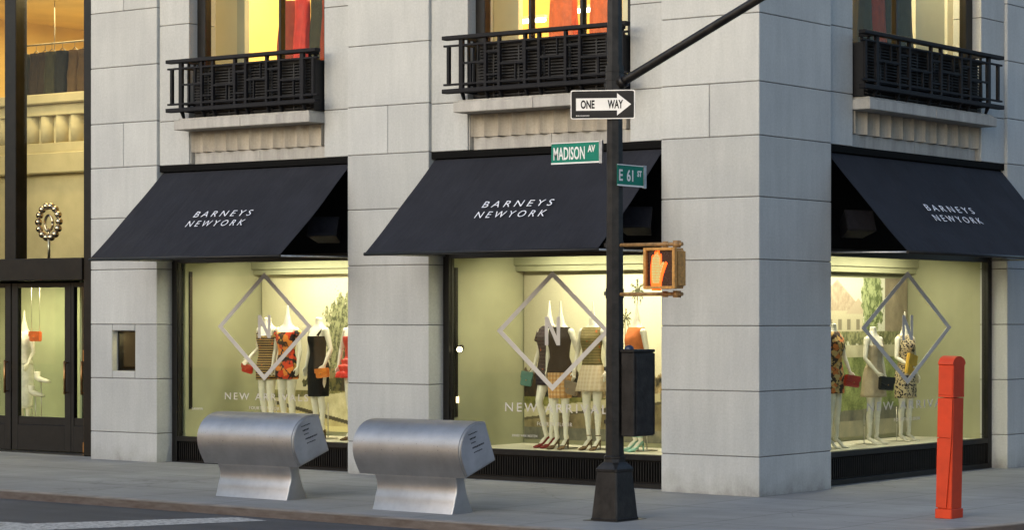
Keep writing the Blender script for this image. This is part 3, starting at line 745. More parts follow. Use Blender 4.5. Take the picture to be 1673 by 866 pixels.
# ------------------------------------------------------------------ balcony railings
def balcony(Mx, s0, s1, posts, lab):
    """posts: thin, thick, pairs..., thick, thin"""
    W = Mx; t0 = empty('balcony_railing', M=W @ Matrix.Translation(((s0+s1)/2, -.21, 4.82)), label=lab, cat='balcony railing', group='black iron balcony railings over the awnings')
    inv = t0.matrix_world.inverted()
    def bl(mb, name): mb.M = inv @ W; return mb.build(name, M['iron'], t0)
    D = -.21
    m_ = MB(); m_.box(s0, s1, D-.05, D+.05, 5.612, 5.662, .006); bl(m_, 'top_rail')
    m_ = MB(); m_.box(s0, s1, D-.05, D+.05, 4.935, 4.99, .006); bl(m_, 'bottom_rail')
    a, c = posts[0], posts[1]; e, f = posts[-2], posts[-1]
    m_ = MB()
    m_.box(s0, s1, D-.02, D+.02, 5.525, 5.55, .003).box(s0, s1, D-.02, D+.02, 5.035, 5.06, .003); bl(m_, 'inner_rail')
    for i, s in enumerate(posts):
        m_ = MB(); ww = .034 if i in (1, len(posts)-2) else .022
        z0, z1 = (5.05, 5.535) if i in (0, len(posts)-1) else (4.96, 5.62)
        m_.box(s-ww, s+ww, D-.022, D+.022, z0, z1, .004)
        if 0 < i < len(posts)-1: m_.hexa([(s-.012, D-.02, 4.94), (s+.012, D-.02, 4.94), (s+.012, D+.04, 4.94), (s-.012, D+.04, 4.94), (s-.012, D+.03, 4.85), (s+.012, D+.03, 4.85), (s+.012, D+.06, 4.85), (s-.012, D+.06, 4.85)][::-1])
        bl(m_, 'post')
    # meander pattern between the posts
    m_ = MB(); inn = posts[1:-1]
    for i in range(len(inn)-1):
        A, Bq = inn[i], inn[i+1]
        if Bq-A > .3:
            q = A+(Bq-A)*(.38 if (i//2) % 2 == 0 else .62)
            zc = 5.31 if (i//2) % 2 == 0 else 5.27
            m_.box(A, Bq, D-.018, D+.018, zc-.012, zc+.012)
            m_.box(q-.010, q+.010, D-.013, D+.013, 5.05, zc)
            m_.box(q+.12, q+.138, D-.013, D+.013, zc, 5.53)
        else: m_.box(A, Bq, D-.016, D+.016, 5.13, 5.155).box(A, Bq, D-.016, D+.016, 5.42, 5.445)
    bl(m_, 'meander_bars')
    for s in (c, e):                    # returns to the wall
        m_ = MB()
        for z0, z1, h in ((5.612, 5.662, .03), (4.935, 4.99, .03), (5.525, 5.55, .015), (5.035, 5.06, .015)): m_.box(s-h, s+h, D+.05, .04, z0, z1)
        m_.box(s-.014, s+.014, D+.11, D+.14, 4.99, 5.62).box(s-.014, s+.014, -.0, .03, 4.99, 5.62); bl(m_, 'side_return')
balcony(IDM, -10.034, -7.09, [-9.953, -9.764, -9.341, -9.119, -8.68, -8.463, -8.057, -7.809, -7.377, -7.169], 'black iron railing with lit rust and red dresses above it, over the left awning')
balcony(IDM, -4.811, -1.80, [-4.73, -4.51, -4.10, -3.87, -3.44, -3.21, -2.78, -2.55, -2.08, -1.88], 'black iron railing crossed by the street pole, over the middle awning')
balcony(RM, 1.80, 5.144, [1.869, 2.124, 2.625, 2.857, 3.368, 3.604, 4.099, 4.321, 4.801, 5.047], 'black iron railing right of the building corner, over the right awning')

# ------------------------------------------------------------------ awnings
def awning(W, s0, s1, lab, tx0, tx1):
    P, ZB, ZT = 1.1, 2.90, 4.13
    t0 = empty('awning', M=W @ Matrix.Translation(((s0+s1)/2, .1, ZT)), label=lab, cat='awning', group='dark canvas awnings with white lettering')
    inv = t0.matrix_world.inverted()
    def bl(mb, name, mt): mb.M = inv @ W; return mb.build(name, M[mt], t0)
    fb_ = MB(); nx, ny = 40, 14; grid = []
    sl_ = Vector((0, -P-.08, ZB-ZT)); nrm = Vector((0, ZB-ZT, P+.08)).normalized()
    if nrm.z < 0: nrm = -nrm
    for j in range(ny+1):
        row = []
        for i in range(nx+1):
            u, v = i/nx, j/ny
            sag = -.030*math.sin(math.pi*v)*(.6+.4*math.sin(math.pi*u))+.007*math.sin(u*21+v*4)*math.sin(math.pi*v)+.006*math.sin(u*47-v*9)*v*(1-v)*2
            row.append(Vector((s0+.03+(s1-s0-.06)*u, .08, ZT))+sl_*v+nrm*sag)
        grid.append(row)
    for side in (0, 1):
        vs = [[fb_.bm.verts.new(p+nrm*(-.006*side)) for p in row] for row in grid]
        for j in range(ny):
            for i in range(nx):
                f = fb_.bm.faces.new((vs[j][i], vs[j][i+1], vs[j+1][i+1], vs[j+1][i])); f.smooth = True
    bl(fb_, 'canvas', 'canvas')
    for q in (.25, .5, .75):
        m_ = MB(); x = s0+(s1-s0)*q
        for j in range(ny):
            a, b_ = grid[j][int(q*nx)]+nrm*.0005, grid[j+1][int(q*nx)]+nrm*.0005
            m_.hexa([a+Vector((-.006,0,0)), a+Vector((.006,0,0)), b_+Vector((.006,0,0)), b_+Vector((-.006,0,0)), a+Vector((-.006,0,0))+nrm*.0007, a+Vector((.006,0,0))+nrm*.0007, b_+Vector((.006,0,0))+nrm*.0007, b_+Vector((-.006,0,0))+nrm*.0007])
        bl(m_, 'seam', 'canvas')
    m_ = MB(); m_.tube([(s0+.025, -P, ZB-.012), (s1-.025, -P, ZB-.012)], .022, 10); bl(m_, 'front_bar', 'black')
    m_ = MB(); m_.tube([(s0+.03, .12, ZT-.02), (s1-.03, .12, ZT-.02)], .04, 10); bl(m_, 'roller', 'soffit')
    for s in (s0+.035, s1-.035):
        m_ = MB(); m_.tube([(s, -P+.02, ZB-.012), (s, .26, ZB+.0)], .013, 8); bl(m_, 'arm', 'galv')
    up = -sl_.normalized(); n_ = nrm
    Wl = inv @ W
    for body, (y_, z_) in (('BARNEYS', (-.572, 3.462)), ('NEWYORK', (-.700, 3.335))):
        # put the line on the sagging canvas
        f = (.08-y_)/(P+.08); base = Vector((tx0, .08, ZT))+sl_*f+nrm*.004
        o3 = Wl @ base; uu = (Wl.to_3x3() @ Vector((1,0,0))); vv = Wl.to_3x3() @ up
        text(body, .118, o3, uu, vv, M['white_ink'], 'lettering', t0, width=tx1-tx0, track=1.55, depth=.001, bold=-.001)
    return t0
awning(IDM, -10.54, -6.765, 'dark canvas awning above the leftmost display window', -9.08, -7.97)
awning(IDM, -5.297, -1.464, 'dark canvas awning above the middle window, partly behind the street pole', -3.82, -2.69)
awning(RM, 1.45, 5.655, 'dark canvas awning right of the building corner', 2.74, 3.88)

def floodlight(W, s, lab, flip=1):
    t0 = empty('floodlight', M=W @ Matrix.Translation((s, .04, 3.24)) @ Matrix.Rotation(R(28*flip), 4, 'Z') @ Matrix.Rotation(R(-22), 4, 'X'), label=lab, cat='floodlight', group='black floodlights under the awnings')
    MB().hexa([(-.2,-.16,-.13), (.2,-.16,-.13), (.15,.14,-.10), (-.15,.14,-.10), (-.2,-.16,.15), (.2,-.16,.15), (.15,.14,.08), (-.15,.14,.08)]).build('housing', M['iron'], t0)
    MB().box(-.185, .185, -.172, -.161, -.115, .135, .004).build('front_glass', simple('dark_glass', (.02, .02, .025), .15), t0)
    MB().tube([(0, .1, 0), (0, .26, .05)], .02, 8).box(-.07, .07, .2, .26, .0, .1).build('bracket', M['black'], t0)
floodlight(IDM, -7.2, 'black floodlight tucked under the leftmost awning'); floodlight(IDM, -1.86, 'black floodlight under the middle awning right of the street pole'); floodlight(RM, 2.02, 'black floodlight under the right-hand awning beside the corner pier', -1)

# ------------------------------------------------------------------ entrance at the left
E_ = MB(); XE0, XE1 = -19.6, -11.96
for x0, x1 in ((-14.349, -14.088), (-12.525, -11.965), (-16.9, -16.64)): E_.box(x0, x1, .3, .5, 0 if x1 > -12 else 2.65, 8.09, .01)
E_.box(-17.6, -12.53, .27, .55, 2.65, 2.976, .01)
ef = E_.build('entrance_frame', M['bronze'], B)
for a, c in ((-14.088, -12.525), (-16.64, -14.349), (-17.6, -16.9)): MB().box(a, c, .38, .388, 2.976, 8.09).build('pane', M['glass'], ef)
# mezzanine behind the glass
mz = MB(); Y = 2.2
mz.box(-19.6, -12.0, Y+.1, Y+.25, 2.976, 4.42).box(-19.6, -12, Y-.05, Y+.25, 4.42, 4.76, .02).box(-19.6, -12, Y+.02, Y+.25, 4.76, 4.92, .01)
mz.box(-19.6, -12, Y+.14, Y+.25, 4.92, 5.54).box(-19.6, -12, Y-.10, Y+.3, 5.54, 5.70, .02).box(-19.6, -12, Y+.0, Y+.25, 5.36, 5.54, .01)
x = -17.6
while x < -12.2: mz.tube([(x, Y+.14, 4.92), (x, Y+.14, 5.36)], .12, 16); x += .37
mz.box(-19.6, -12, Y+.25, 9, 5.4, 5.52)
mo = mz.build('mezzanine_parapet', simple('warm_plaster', (.60, .50, .30), .7, 0, 1.5, .12), B)
ez = MB(); ez.box(-19.6, -11.98, 9, 9.1, 2.9, 8.05).box(-19.65, -19.6, .5, 9, -.1, 8.05).box(-12.02, -11.97, .5, 9, 2.9, 8.05); eo = ez.build('entrance_hall', M['gold'], B)
MB().box(-19.6, -12.0, .4, 9, 7.35, 7.45).build('ceiling_panel', M['gold'], eo)
area('hall_light', (-15.5, 4.2, 7.25), 6, 3, 150, (1, .78, .38), (0,0,0)); area('parapet_light', (-14.6, .9, 7.2), 4, .5, 70, (1, .8, .42), (R(-25),0,0))
MB().box(-16.9, -16.0, 3.2, 3.26, 6.35, 6.42).tube([(-16.5,3.2,6.4), (-16.5,3.2,7.35)], .008, 6)
t0 = empty('tube_light', (-16.75, 2.9, 6.18), label='white light strip among the dark clothes behind the upper entrance glass', cat='ceiling light')
MB().box(-.45, .45, -.03, .03, 0, .07).build('tube', emis('fluorescent_b', (1, .93, .75), 6), t0); MB().tube([(0,0,.07), (0,0,1.17)], .008, 6).build('hanger_rod', M['hook'], t0)
o = MB().tube([(-17.6, 2.75, 6.62), (-12.4, 2.75, 6.62)], .016, 8).tube([(-17.5, 2.75, 6.62), (-17.5, 2.75, 7.35)], .012, 8).tube([(-12.5, 2.75, 6.62), (-12.5, 2.75, 7.35)], .012, 8).build('clothes_rail', M['hook'])
tag(o, 'long clothes rail behind the upper entrance glass', 'clothes rail')
gm = [M['c_dark'], C_('brown_wool', (.05, .03, .015)), C_('charcoal_wool', (.02, .018, .016)), C_('tan_cloth', (.12, .07, .03))]
g0 = None; rnd = random.Random(3)
for i in range(19):
    x = -17.3+i*.245+rnd.uniform(-.03, .03)
    hanging('hanging_garment', x, 2.75+rnd.uniform(-.03, .03), 6.48, .27+rnd.uniform(0, .08), .80+rnd.uniform(-.04, .25), gm[rnd.randrange(4)], IDM, 'one of the dark garments packed on the long rail behind the upper entrance glass', cat='garment', grp='garments on the long entrance rail', k=6)
# ring ornament
t0 = empty('ring_ornament', (-13.75, .62, 2.976), label='upright ring of polished metal balls on a short post over the entrance', cat='ornament')
chrome = simple('polished_copper_nickel', (.62, .50, .42), .12, 1, 4, .1)
cz = .56
for k in range(14):
    a = 2*math.pi*k/14; MB().ball((.24*math.cos(a), 0, cz+.24*math.sin(a)), .055, 14).build('ball', chrome, t0)
MB().tube([(.24*math.cos(2*math.pi*k/32), 0, cz+.24*math.sin(2*math.pi*k/32)) for k in range(33)], .012, 8).tube([(0,0,0), (0,0,cz-.24)], .02, 8).build('ring_and_post', M['hook'], t0)
MB().tube([(.09*math.cos(2*math.pi*k/24), 0, cz-.02+.12*math.sin(2*math.pi*k/24)) for k in range(25)], .02, 8).tube([(0,0,cz-.25), (0,0,cz-.1)], .015, 8).build('inner_loop', chrome, t0)
# vestibule and doors
vb = MB(); vb.box(-19.6, -12.0, .55, 4.9, 2.70, 2.9).box(-19.6, -12.0, 4.85, 4.9, -.1, 2.7); vb.box(-12.02, -11.97, .46, 4.9, -.05, 2.7)
vo_ = vb.build('vestibule', M['bronze'], B)
MB().box(-19.6, -11.97, .30, 4.9, -.04, .07+.012).build('vestibule_floor', simple('dark_polished_stone', (.05, .048, .04), .22, 0, 3, .3), vo_)
def door(x0, x1, y, lab=None, zt=2.62, wd=.09):
    d = MB(); d.box(x0, x0+wd, y, y+.07, .09, zt, .006).box(x1-wd, x1, y, y+.07, .09, zt, .006).box(x0+wd, x1-wd, y, y+.07, zt-.07, zt, .006).box(x0+wd, x1-wd, y, y+.07, .09, .48, .006)
    d.box(x0+wd, x1-wd, y+.01, y+.06, .48, .60, .004)
    o = d.build('door', M['black'], B)
    MB().box(x0+wd, x1-wd, y+.03, y+.038, .60, zt-.07).build('pane', M['glass'], o)
    MB().tube([(x1-wd/2, y-.05, .95), (x1-wd/2, y-.05, 1.45)], .016, 8).tube([(x1-wd/2, y-.05, .98), (x1-wd/2, y, .98)], .01, 6).tube([(x1-wd/2, y-.05, 1.42), (x1-wd/2, y, 1.42)], .01, 6).build('handle', M['brass'], o)
    return o
door(-14.63, -13.25, .62, wd=.14); door(-16.1, -14.66, .62, wd=.14); door(-13.24, -12.90, .62, wd=.06); door(-17.6, -16.13, .62, wd=.14)
br = MB(); br.box(-12.90, -12.82, .58, .66, .09, 2.62, .008).box(-12.91, -12.81, .57, .67, .09, .25, .006).box(-12.91, -12.81, .57, .67, 1.45, 1.62, .006); br.build('brass_post', M['brass'], B)
# the case seen through the door
cs = MB(); cs.box(-18.6, -14.2, 2.3, 2.35, .3, 2.66).box(-13.75, -13.70, 1.15, 2.3, .3, 2.66).box(-14.2, -13.70, 2.3, 2.35, .3, 2.66); co = cs.build('showcase', simple('green_grey_plaster', (.34, .38, .24), .7, 0, 1.2, .1), B)
MB().box(-18.6, -13.70, 1.1, 2.35, .24, .30).build('showcase_floor', M['cream'], co)
area('showcase_light', (-15.4, 1.5, 2.64), 2.8, .25, 40, (1, .86, .55), (R(10),0,0))

# ------------------------------------------------------------------ mannequins
def tube_chain(mb, pts, rad, n=12): mb.tube(pts, rad, n)
def hand(mb, wpos, d, side, curl=.25):
    """palm and five fingers hanging from a wrist; d: direction of the forearm"""
    d = Vector(d).normalized(); sx = Vector((0, 1, 0)); sx = (sx-d*sx.dot(d)).normalized(); nrm_ = d.cross(sx)*side
    w_ = Vector(wpos); pe = w_+d*.085
    mb.tube([w_, w_+d*.04, pe], [(.024, .017), (.036, .016), (.037, .013)], 10, up=sx)
    for i, L in enumerate((.062, .072, .068, .052)):
        o = pe+sx*(-.028+.0187*i)-d*.01; a = o+d*L*.5-nrm_*curl*.012; b_ = a+(d*L*.5-nrm_*curl*.05)
        mb.tube([o, a, b_], [.0085, .008, .0065], 7)
    o = w_+d*.03-sx*.028; mb.tube([o, o+d*.03-sx*.022-nrm_*.01, o+d*.062-sx*.026-nrm_*.022], [.011, .010, .007], 7)
def mannequin(W, s, d, zf, lab, arms, legs=None, heel=.08, turn=0, tilt=0, scale=1.0, spire=True):
    """arms: [(elbow, wrist) left, right] in body space; facing -y"""
    t0 = empty('mannequin', M=W @ Matrix.Translation((s, d, zf)) @ Matrix.Rotation(turn, 4, 'Z') @ Matrix.Scale(scale, 4), label=lab, cat='mannequin')
    mb = MB(); H = heel; legs = legs or [((-.085, -.01, .47), (-.07, .02, .10)), ((.085, -.015, .47), (.085, .0, .10))]
    rr = [(.80,0,.0,.12,.10), (.86,0,.0,.155,.115), (.93,0,.005,.165,.12), (1.0,0,.0,.145,.10), (1.10,0,-.01,.112,.083), (1.18,0,-.01,.118,.088), (1.28,0,-.02,.138,.108), (1.34,0,-.02,.146,.112),
          (1.40,0,-.005,.155,.095), (1.45,0,.005,.165,.075), (1.485,0,.01,.13,.062), (1.515,0,.01,.075,.054), (1.56,0,.01,.052,.048)]
    if spire: rr += [(1.60,0,.01,.044,.042), (1.645,0,.01,.031,.030), (1.72,0,.01,.020,.020), (1.80,0,.01,.012,.012), (1.835,0,.01,.008,.008)]
    else: rr += [(1.60,0,.01,.050,.047), (1.615,0,.01,.04,.04)]
    mb.rings([(z+H, a, b, c*.94, e*.95) for z, a, b, c, e in rr], 24)
    for side, (el, wr) in zip((-1, 1), arms):
        sh_ = Vector((side*.168, .005, 1.43+H)); e_ = Vector((el[0], el[1], el[2]+H)); w_ = Vector((wr[0], wr[1], wr[2]+H))
        mb.ball(sh_+Vector((-.008*side, 0, .0)), .05, 12)
        mb.tube([sh_, sh_.lerp(e_, .5), e_, e_.lerp(w_, .3), w_], [.043, .038, .031, .032, .021], 12)
        hand(mb, w_-(w_-e_).normalized()*.01, w_-e_, side)
    for side, (kn, an) in zip((-1, 1), legs):
        hp = Vector((side*.082, 0, .86+H)); k_ = Vector((kn[0], kn[1], kn[2]+H)); a_ = Vector((an[0], an[1], an[2]+H*.9))
        cf = k_.lerp(a_, .28)+Vector((0, .016, 0))
        mb.tube([hp, hp.lerp(k_, .45), k_+Vector((0,0,.05)), k_, cf, cf.lerp(a_, .55), a_], [.082, .068, .051, .047, .048, .034, .027], 14)
        hl = a_+Vector((0, .025, -.045)); ball_ = Vector((a_.x+side*.008, a_.y-.10-.02*(1-min(1, H/.08)), .022)); toe = ball_+Vector((side*.004, -.075, -.008))
        mb.tube([a_+Vector((0,0,.02)), a_.lerp(hl, .6), hl], [.031, .033, .026], 12); mb.tube([hl, hl.lerp(ball_, .5)+Vector((0,0,.016)), ball_, toe], [(.024, .026), (.028, .024), (.034, .018), (.020, .012)], 12, up=(1,0,0))
    b = mb.build('body', M['mann'], t0)
    r = b.modifiers.new('r', 'REMESH'); r.mode = 'VOXEL'; r.voxel_size = .0075; r.use_smooth_shade = True
    sm = b.modifiers.new('s', 'SMOOTH'); sm.iterations = 4; sm.factor = .5
    bake(b); t0['H'] = H
    st = MB(); st.rings([(0, 0, .16, .13, .13), (.008, 0, .16, .13, .13)], 24).tube([(0, .16, .008), (0, .16, .5)], .007, 8).build('stand', M['hook'], t0)
    return t0
def dress(t0, name, mat, rr, sleeves=None, folds=(0, 6), straps=None, grow=1.0):
    H = t0['H']; amt, k = folds; zb = rr[0][0]; zt = rr[-1][0]
    def fo(a, z):
        f = max(0, 1-(z-H-zb)/max(.01, (zt-zb))); return 1+amt*f*f*math.sin(a*k+.7*math.sin(2*a))
    mb = MB(); n = []
    for i in range(len(rr)-1):                    # refine for soft folds
        for q in range(3):
            f = q/3; n.append(tuple(a+(b-a)*f for a, b in zip(rr[i], rr[i+1])))
    n.append(rr[-1]); grow *= .95; mb.rings([(z+H, a, b, c*grow, e*grow) for z, a, b, c, e in n], 48, fold=fo)
    for s_ in sleeves or []: mb.tube([Vector(p)+Vector((0,0,H)) for p in s_[0]], s_[1], 14)
    for p in straps or []: mb.tube([Vector(q)+Vector((0,0,H)) for q in p], (.02 if True else 0), 8)
    o = mb.build(name, mat, t0); s = o.modifiers.new('s', 'SMOOTH'); s.iterations = 3; bake(o); return o
def shoe(t0, side, mat, an, H, strap=False):
    a_ = Vector((an[0], an[1], an[2]+H*.9)); hl = a_+Vector((0, .025, -.045)); bl_ = Vector((a_.x+side*.008, a_.y-.10-.02*(1-min(1, H/.08)), .018)); toe = bl_+Vector((side*.004, -.085, -.008))
    mb = MB(); mb.tube([hl+Vector((0,.012,-.004)), hl.lerp(bl_, .5)+Vector((0,0,-.004)), bl_, bl_.lerp(toe, .5), toe], [(.030,.034), (.034,.022), (.041,.026), (.036,.022), (.018,.012)], 14, up=(1,0,0))
    mb.tube([hl+Vector((0,.022,-.015)), Vector((hl.x, hl.y+.03, .0))], [.014, .007], 8)
    if strap: mb.tube([a_+Vector((.034*math.cos(q/10*2*math.pi), .036*math.sin(q/10*2*math.pi), .01)) for q in range(11)], .006, 6)
    return mb.build('shoe', mat, t0)
def clutch(W, s, d, z, w_, h_, mat, lab, rz=0, ry=0):
    t0 = empty('clutch_bag', M=W @ Matrix.Translation((s, d, z)) @ Matrix.Rotation(rz, 4, 'Z') @ Matrix.Rotation(ry, 4, 'Y'), label=lab, cat='handbag')
    MB().box(-w_/2, w_/2, -.025, .025, -h_/2, h_/2, .012, seg=3).build('body', mat, t0)
    MB().prism([(-w_/2-.002, h_/2), (w_/2+.002, h_/2), (w_/2+.002, h_*.05), (0, -h_*.18), (-w_/2-.002, h_*.05)], -.034, -.0245, 'y').build('flap', mat, t0)
    MB().ball((0, -.036, -h_*.10), .009, 8).build('clasp', M['brass'], t0)
    return t0
DOWN = lambda s, y=0: ((s*.225, .02+y, 1.16), (s*.235, -.03+y, .92))
BENT = lambda s: ((s*.225, .03, 1.17), (s*.20, -.17, 1.02))
BUST = [(1.10,0,-.01,.124,.095), (1.20,0,-.012,.132,.10), (1.30,0,-.02,.152,.122), (1.36,0,-.015,.160,.12)]
SHO = [(1.42,0,.0,.168,.10), (1.465,0,.006,.172,.084), (1.495,0,.01,.13,.07), (1.508,0,.01,.10,.06)]
def sheath(hem, w=.17, flare=0): return [(hem,0,0,w+flare,.135+flare*.8), ((hem+.92)/2,0,0,w+.006+flare*.5,.138+flare*.4), (.93,0,.004,.176,.130), (1.0,0,0,.158,.114)]+BUST
def SL(n=.14): return [([(s*.165, .005, 1.44), (s*(.165+n*.2), .008, 1.44-n*.55), (s*(.17+n*.38), .012, 1.44-n)], [.052, .058, .060]) for s in (-1, 1)]
ZF = .405
# left window
Lw = 1.0
m1 = mannequin(IDM, -9.57, 1.10, ZF, 'mannequin in a brown and gold striped dress, leftmost in the left window', [BENT(-1), DOWN(1)], spire=False)
dress(m1, 'dress', M['c_stripe'], sheath(.72)[:-1]+[(1.36,0,-.015,.16,.12)], straps=[[(-.10,-.11,1.34), (-.12,-.03,1.47), (-.11,.06,1.42)], [(.10,-.11,1.34), (.12,-.03,1.47), (.11,.06,1.42)]])
clutch(IDM, -9.78, .93, 1.37, .20, .12, M['b_red'], 'dark red clutch held by the mannequin in the striped dress', ry=.2)
m2 = mannequin(IDM, -9.07, 1.02, ZF, 'mannequin in an off-shoulder red floral dress, second in the left window', [DOWN(-1), DOWN(1, -.02)], turn=.12)
dress(m2, 'dress', M['c_floral'], sheath(.74)+[(1.385,0,-.005,.178,.118), (1.41,0,0,.182,.112)], sleeves=SL(.12)[:], folds=(.03, 5))
m3 = mannequin(IDM, -8.40, .98, ZF, 'mannequin in a long black one-shoulder dress, third in the left window', [DOWN(-1), ((.25,.02,1.17), (.24,-.08,.95))], turn=-.1, spire=False)
dress(m3, 'dress', M['c_black'], sheath(.50, .15), straps=[[(.10,-.11,1.33), (.125,-.03,1.48), (.11,.06,1.42)]])
clutch(IDM, -8.14, .82, 1.33, .24, .13, M['b_orange'], 'orange clutch held by the mannequin in the long black dress', ry=-.1)
m4 = mannequin(IDM, -7.70, .98, ZF, 'mannequin in a ruffled red dress, cut off by the stone pier, left window', [((-.25,.0,1.17), (-.24,-.06,.93)), DOWN(1)], spire=False)
dress(m4, 'dress', M['c_red'], [(.78,0,0,.27,.22), (.86,0,0,.25,.20), (.88,0,0,.20,.16), (.95,0,0,.24,.19), (.97,0,0,.18,.14), (1.03,0,0,.20,.15), (1.05,0,0,.14,.11)]+BUST, folds=(.12, 11))
for q in (m1, m2, m3, m4):
    for sd_, an in ((-1, (-.07, .02, .10)), (1, (.085, .0, .10))): shoe(q, sd_, M['shoe_br'], an, .08)
# middle window
legE = [((-.06, -.11, .49), (-.10, .03, .11)), ((.085, -.01, .47), (.04, .0, .10))]
m5 = mannequin(IDM, -4.18, 1.02, ZF, 'mannequin in a short plum tweed dress, leftmost in the middle window', [((-.235,.03,1.17), (-.25,-.05,.93)), DOWN(1)], legs=legE, turn=-.12)
dress(m5, 'dress', M['c_purple'], sheath(.73, .185)+SHO, sleeves=SL(.15), grow=1.06)
for sd_, an in ((-1, legE[0][1]), (1, legE[1][1])): shoe(m5, sd_, M['shoe_red'], an, .08)
clutch(IDM, -4.47, .92, 1.30, .15, .19, M['b_teal'], 'teal bag held low by the mannequin in the plum dress', rz=.5, ry=.15)
m6 = mannequin(IDM, -3.86, .88, ZF, 'mannequin in a black sleeveless top and orange plaid skirt, middle window', [((-.22,.05,1.17), (-.20,.0,.93)), ((.245,.04,1.17), (.245,-.03,.92))], turn=.12)
dress(m6, 'skirt', M['c_check'], [(.56,0,0,.155,.125), (.75,0,0,.172,.135), (.92,0,.004,.178,.132), (1.0,0,0,.155,.112)])
dress(m6, 'top', M['c_fur'], [(.90,0,.004,.185,.142), (1.0,0,0,.172,.126)]+[(a,b,c,d_*1.08,e*1.08) for a,b,c,d_,e in BUST]+SHO[:3], folds=(.05, 9))
for sd_, an in ((-1, (-.07, .02, .10)), (1, (.085, .0, .10))): shoe(m6, sd_, M['shoe_br'], an, .08)
m7 = mannequin(IDM, -3.38, .95, ZF, 'mannequin in an olive brocade top and flared beige skirt, beside the pole', [((-.235,.01,1.17), (-.20,-.10,.95)), DOWN(1)], turn=.08)
dress(m7, 'skirt', M['c_beige'], [(.66,0,0,.235,.19), (.8,0,0,.205,.165), (.93,0,.004,.18,.135), (1.02,0,0,.14,.105)], folds=(.07, 8))
dress(m7, 'top', M['c_olive'], [(1.0,0,0,.15,.11)]+BUST+SHO[:3])
for sd_, an in ((-1, (-.07, .02, .10)), (1, (.085, .0, .10))): shoe(m7, sd_, M['shoe_br'], an, .08, True)
clutch(IDM, -3.66, .84, 1.20, .26, .17, M['b_taupe'], 'taupe bag at the hand of the mannequin in the beige skirt', ry=.25)
m8 = mannequin(IDM, -2.70, 1.0, ZF, 'mannequin in an orange top, mostly behind the dark control box', [DOWN(-1), DOWN(1)], turn=-.3)
dress(m8, 'tunic', M['c_orange'], sheath(.78)+SHO[:3], folds=(.04, 6))
for sd_, an in ((-1, (-.07, .02, .10)), (1, (.085, .0, .10))): shoe(m8, sd_, M['shoe_gr'], an, .08, True)
# right window
m9 = mannequin(RM, 2.80, .92, ZF-.01, 'mannequin in a warm floral dress half hidden by the corner pier', [DOWN(-1), ((.245,-.02,1.17), (.22,-.13,.95))], scale=.96, turn=.1, spire=False)
dress(m9, 'dress', M['c_floral2'], sheath(.66, .165)+SHO, sleeves=SL(.2), folds=(.04, 6))
clutch(RM, 2.98, .76, 1.27, .30, .15, M['b_red'], 'bright red clutch held by the mannequin in the warm floral dress', ry=.12)
m10 = mannequin(RM, 3.76, .95, ZF-.01, 'mannequin in a sheer sand-coloured dress holding a black clutch', [((-.235,-.02,1.17), (-.15,-.17,.97)), DOWN(1)], scale=.955, heel=.04, spire=False)
dress(m10, 'dress', M['c_sheer'], [(.62,0,0,.21,.17), (.8,0,0,.19,.155), (.93,0,.004,.18,.135), (1.03,0,0,.155,.115)]+BUST, folds=(.06, 7), straps=[[(-.10,-.11,1.34), (-.12,-.03,1.47), (-.11,.06,1.42)], [(.10,-.11,1.34), (.12,-.03,1.47), (.11,.06,1.42)]])
clutch(RM, 3.72, .72, 1.22, .32, .18, M['b_black'], 'black clutch across the front of the sand-coloured dress', ry=.08)
m11 = mannequin(RM, 4.60, 1.0, ZF-.01, 'mannequin in a black and cream spotted dress with mustard clutch, right window', [((-.22,-.02,1.17), (-.16,-.16,1.08)), DOWN(1)], scale=.955, heel=.04, turn=-.1)
dress(m11, 'dress', M['c_leo'], sheath(.58, .172, .01)+SHO[:3], folds=(.03, 5))
clutch(RM, 4.43, .80, 1.46, .20, .28, M['b_yellow'], 'mustard clutch tucked at the side of the spotted dress', ry=.25)
# behind the door
m12 = mannequin(IDM, -15.72, 1.6, .30, 'mannequin in white behind the glass of the entrance door', [DOWN(-1), ((.24,-.03,1.17), (.26,-.15,.98))], heel=.08, turn=.1)
dress(m12, 'blouse', M['c_white'], [(.96,0,0,.17,.12)]+BUST+SHO[:3]); dress(m12, 'trousers', M['c_white'], [(.25,0,0,.14,.10), (.6,0,0,.16,.12), (.9,0,0,.18,.13), (1.0,0,0,.15,.11)])
clutch(IDM, -15.36, 1.55, 1.80, .26, .16, M['c_orange2'], 'bright orange bag hanging behind the entrance door glass'); MB().tube([(-.1, 0, .08), (-.1, 0, .84)], .003, 6).tube([(.1, 0, .08), (.1, 0, .84)], .003, 6).build('cord', M['hook'], bpy.data.objects[[o.name for o in bpy.data.objects if o.get('label', '').startswith('bright orange bag hanging')][0]])
for i, (x, z, lb) in enumerate(((-15.36, .90, 'cream shoe display on the lower rod behind the entrance door'), (-15.22, 1.12, 'cream shoe display on the taller rod behind the entrance door'))):
    t0 = empty('shoe_display', (x, 1.55, .30), label=lb, cat='shoe display')
    MB().tube([(0,0,0), (0,0,z-.30-.04)], .008, 6).build('rod', M['hook'], t0)
    a = MB(); H = z-.3; a.tube([(-.10, .0, H+.13), (-.10, 0, H+.03), (-.02, 0, H+.0), (.12, 0, H-.02), (.20, 0, H-.03)], [(.045,.045), (.05,.05), (.05,.045), (.05,.032), (.025,.02)], 12, up=(0,1,0))
    a.build('shoe', M['mann'], t0)
# beige clothes in the niche
MB().box(-11.30, -11.1, .34, .46, 1.5, 1.80, .02).build('display_card', M['cream'], nf); MB().box(-11.33, -11.1, .30, .46, 1.37, 1.5, .03).build('display_block', M['b_black'], nf)

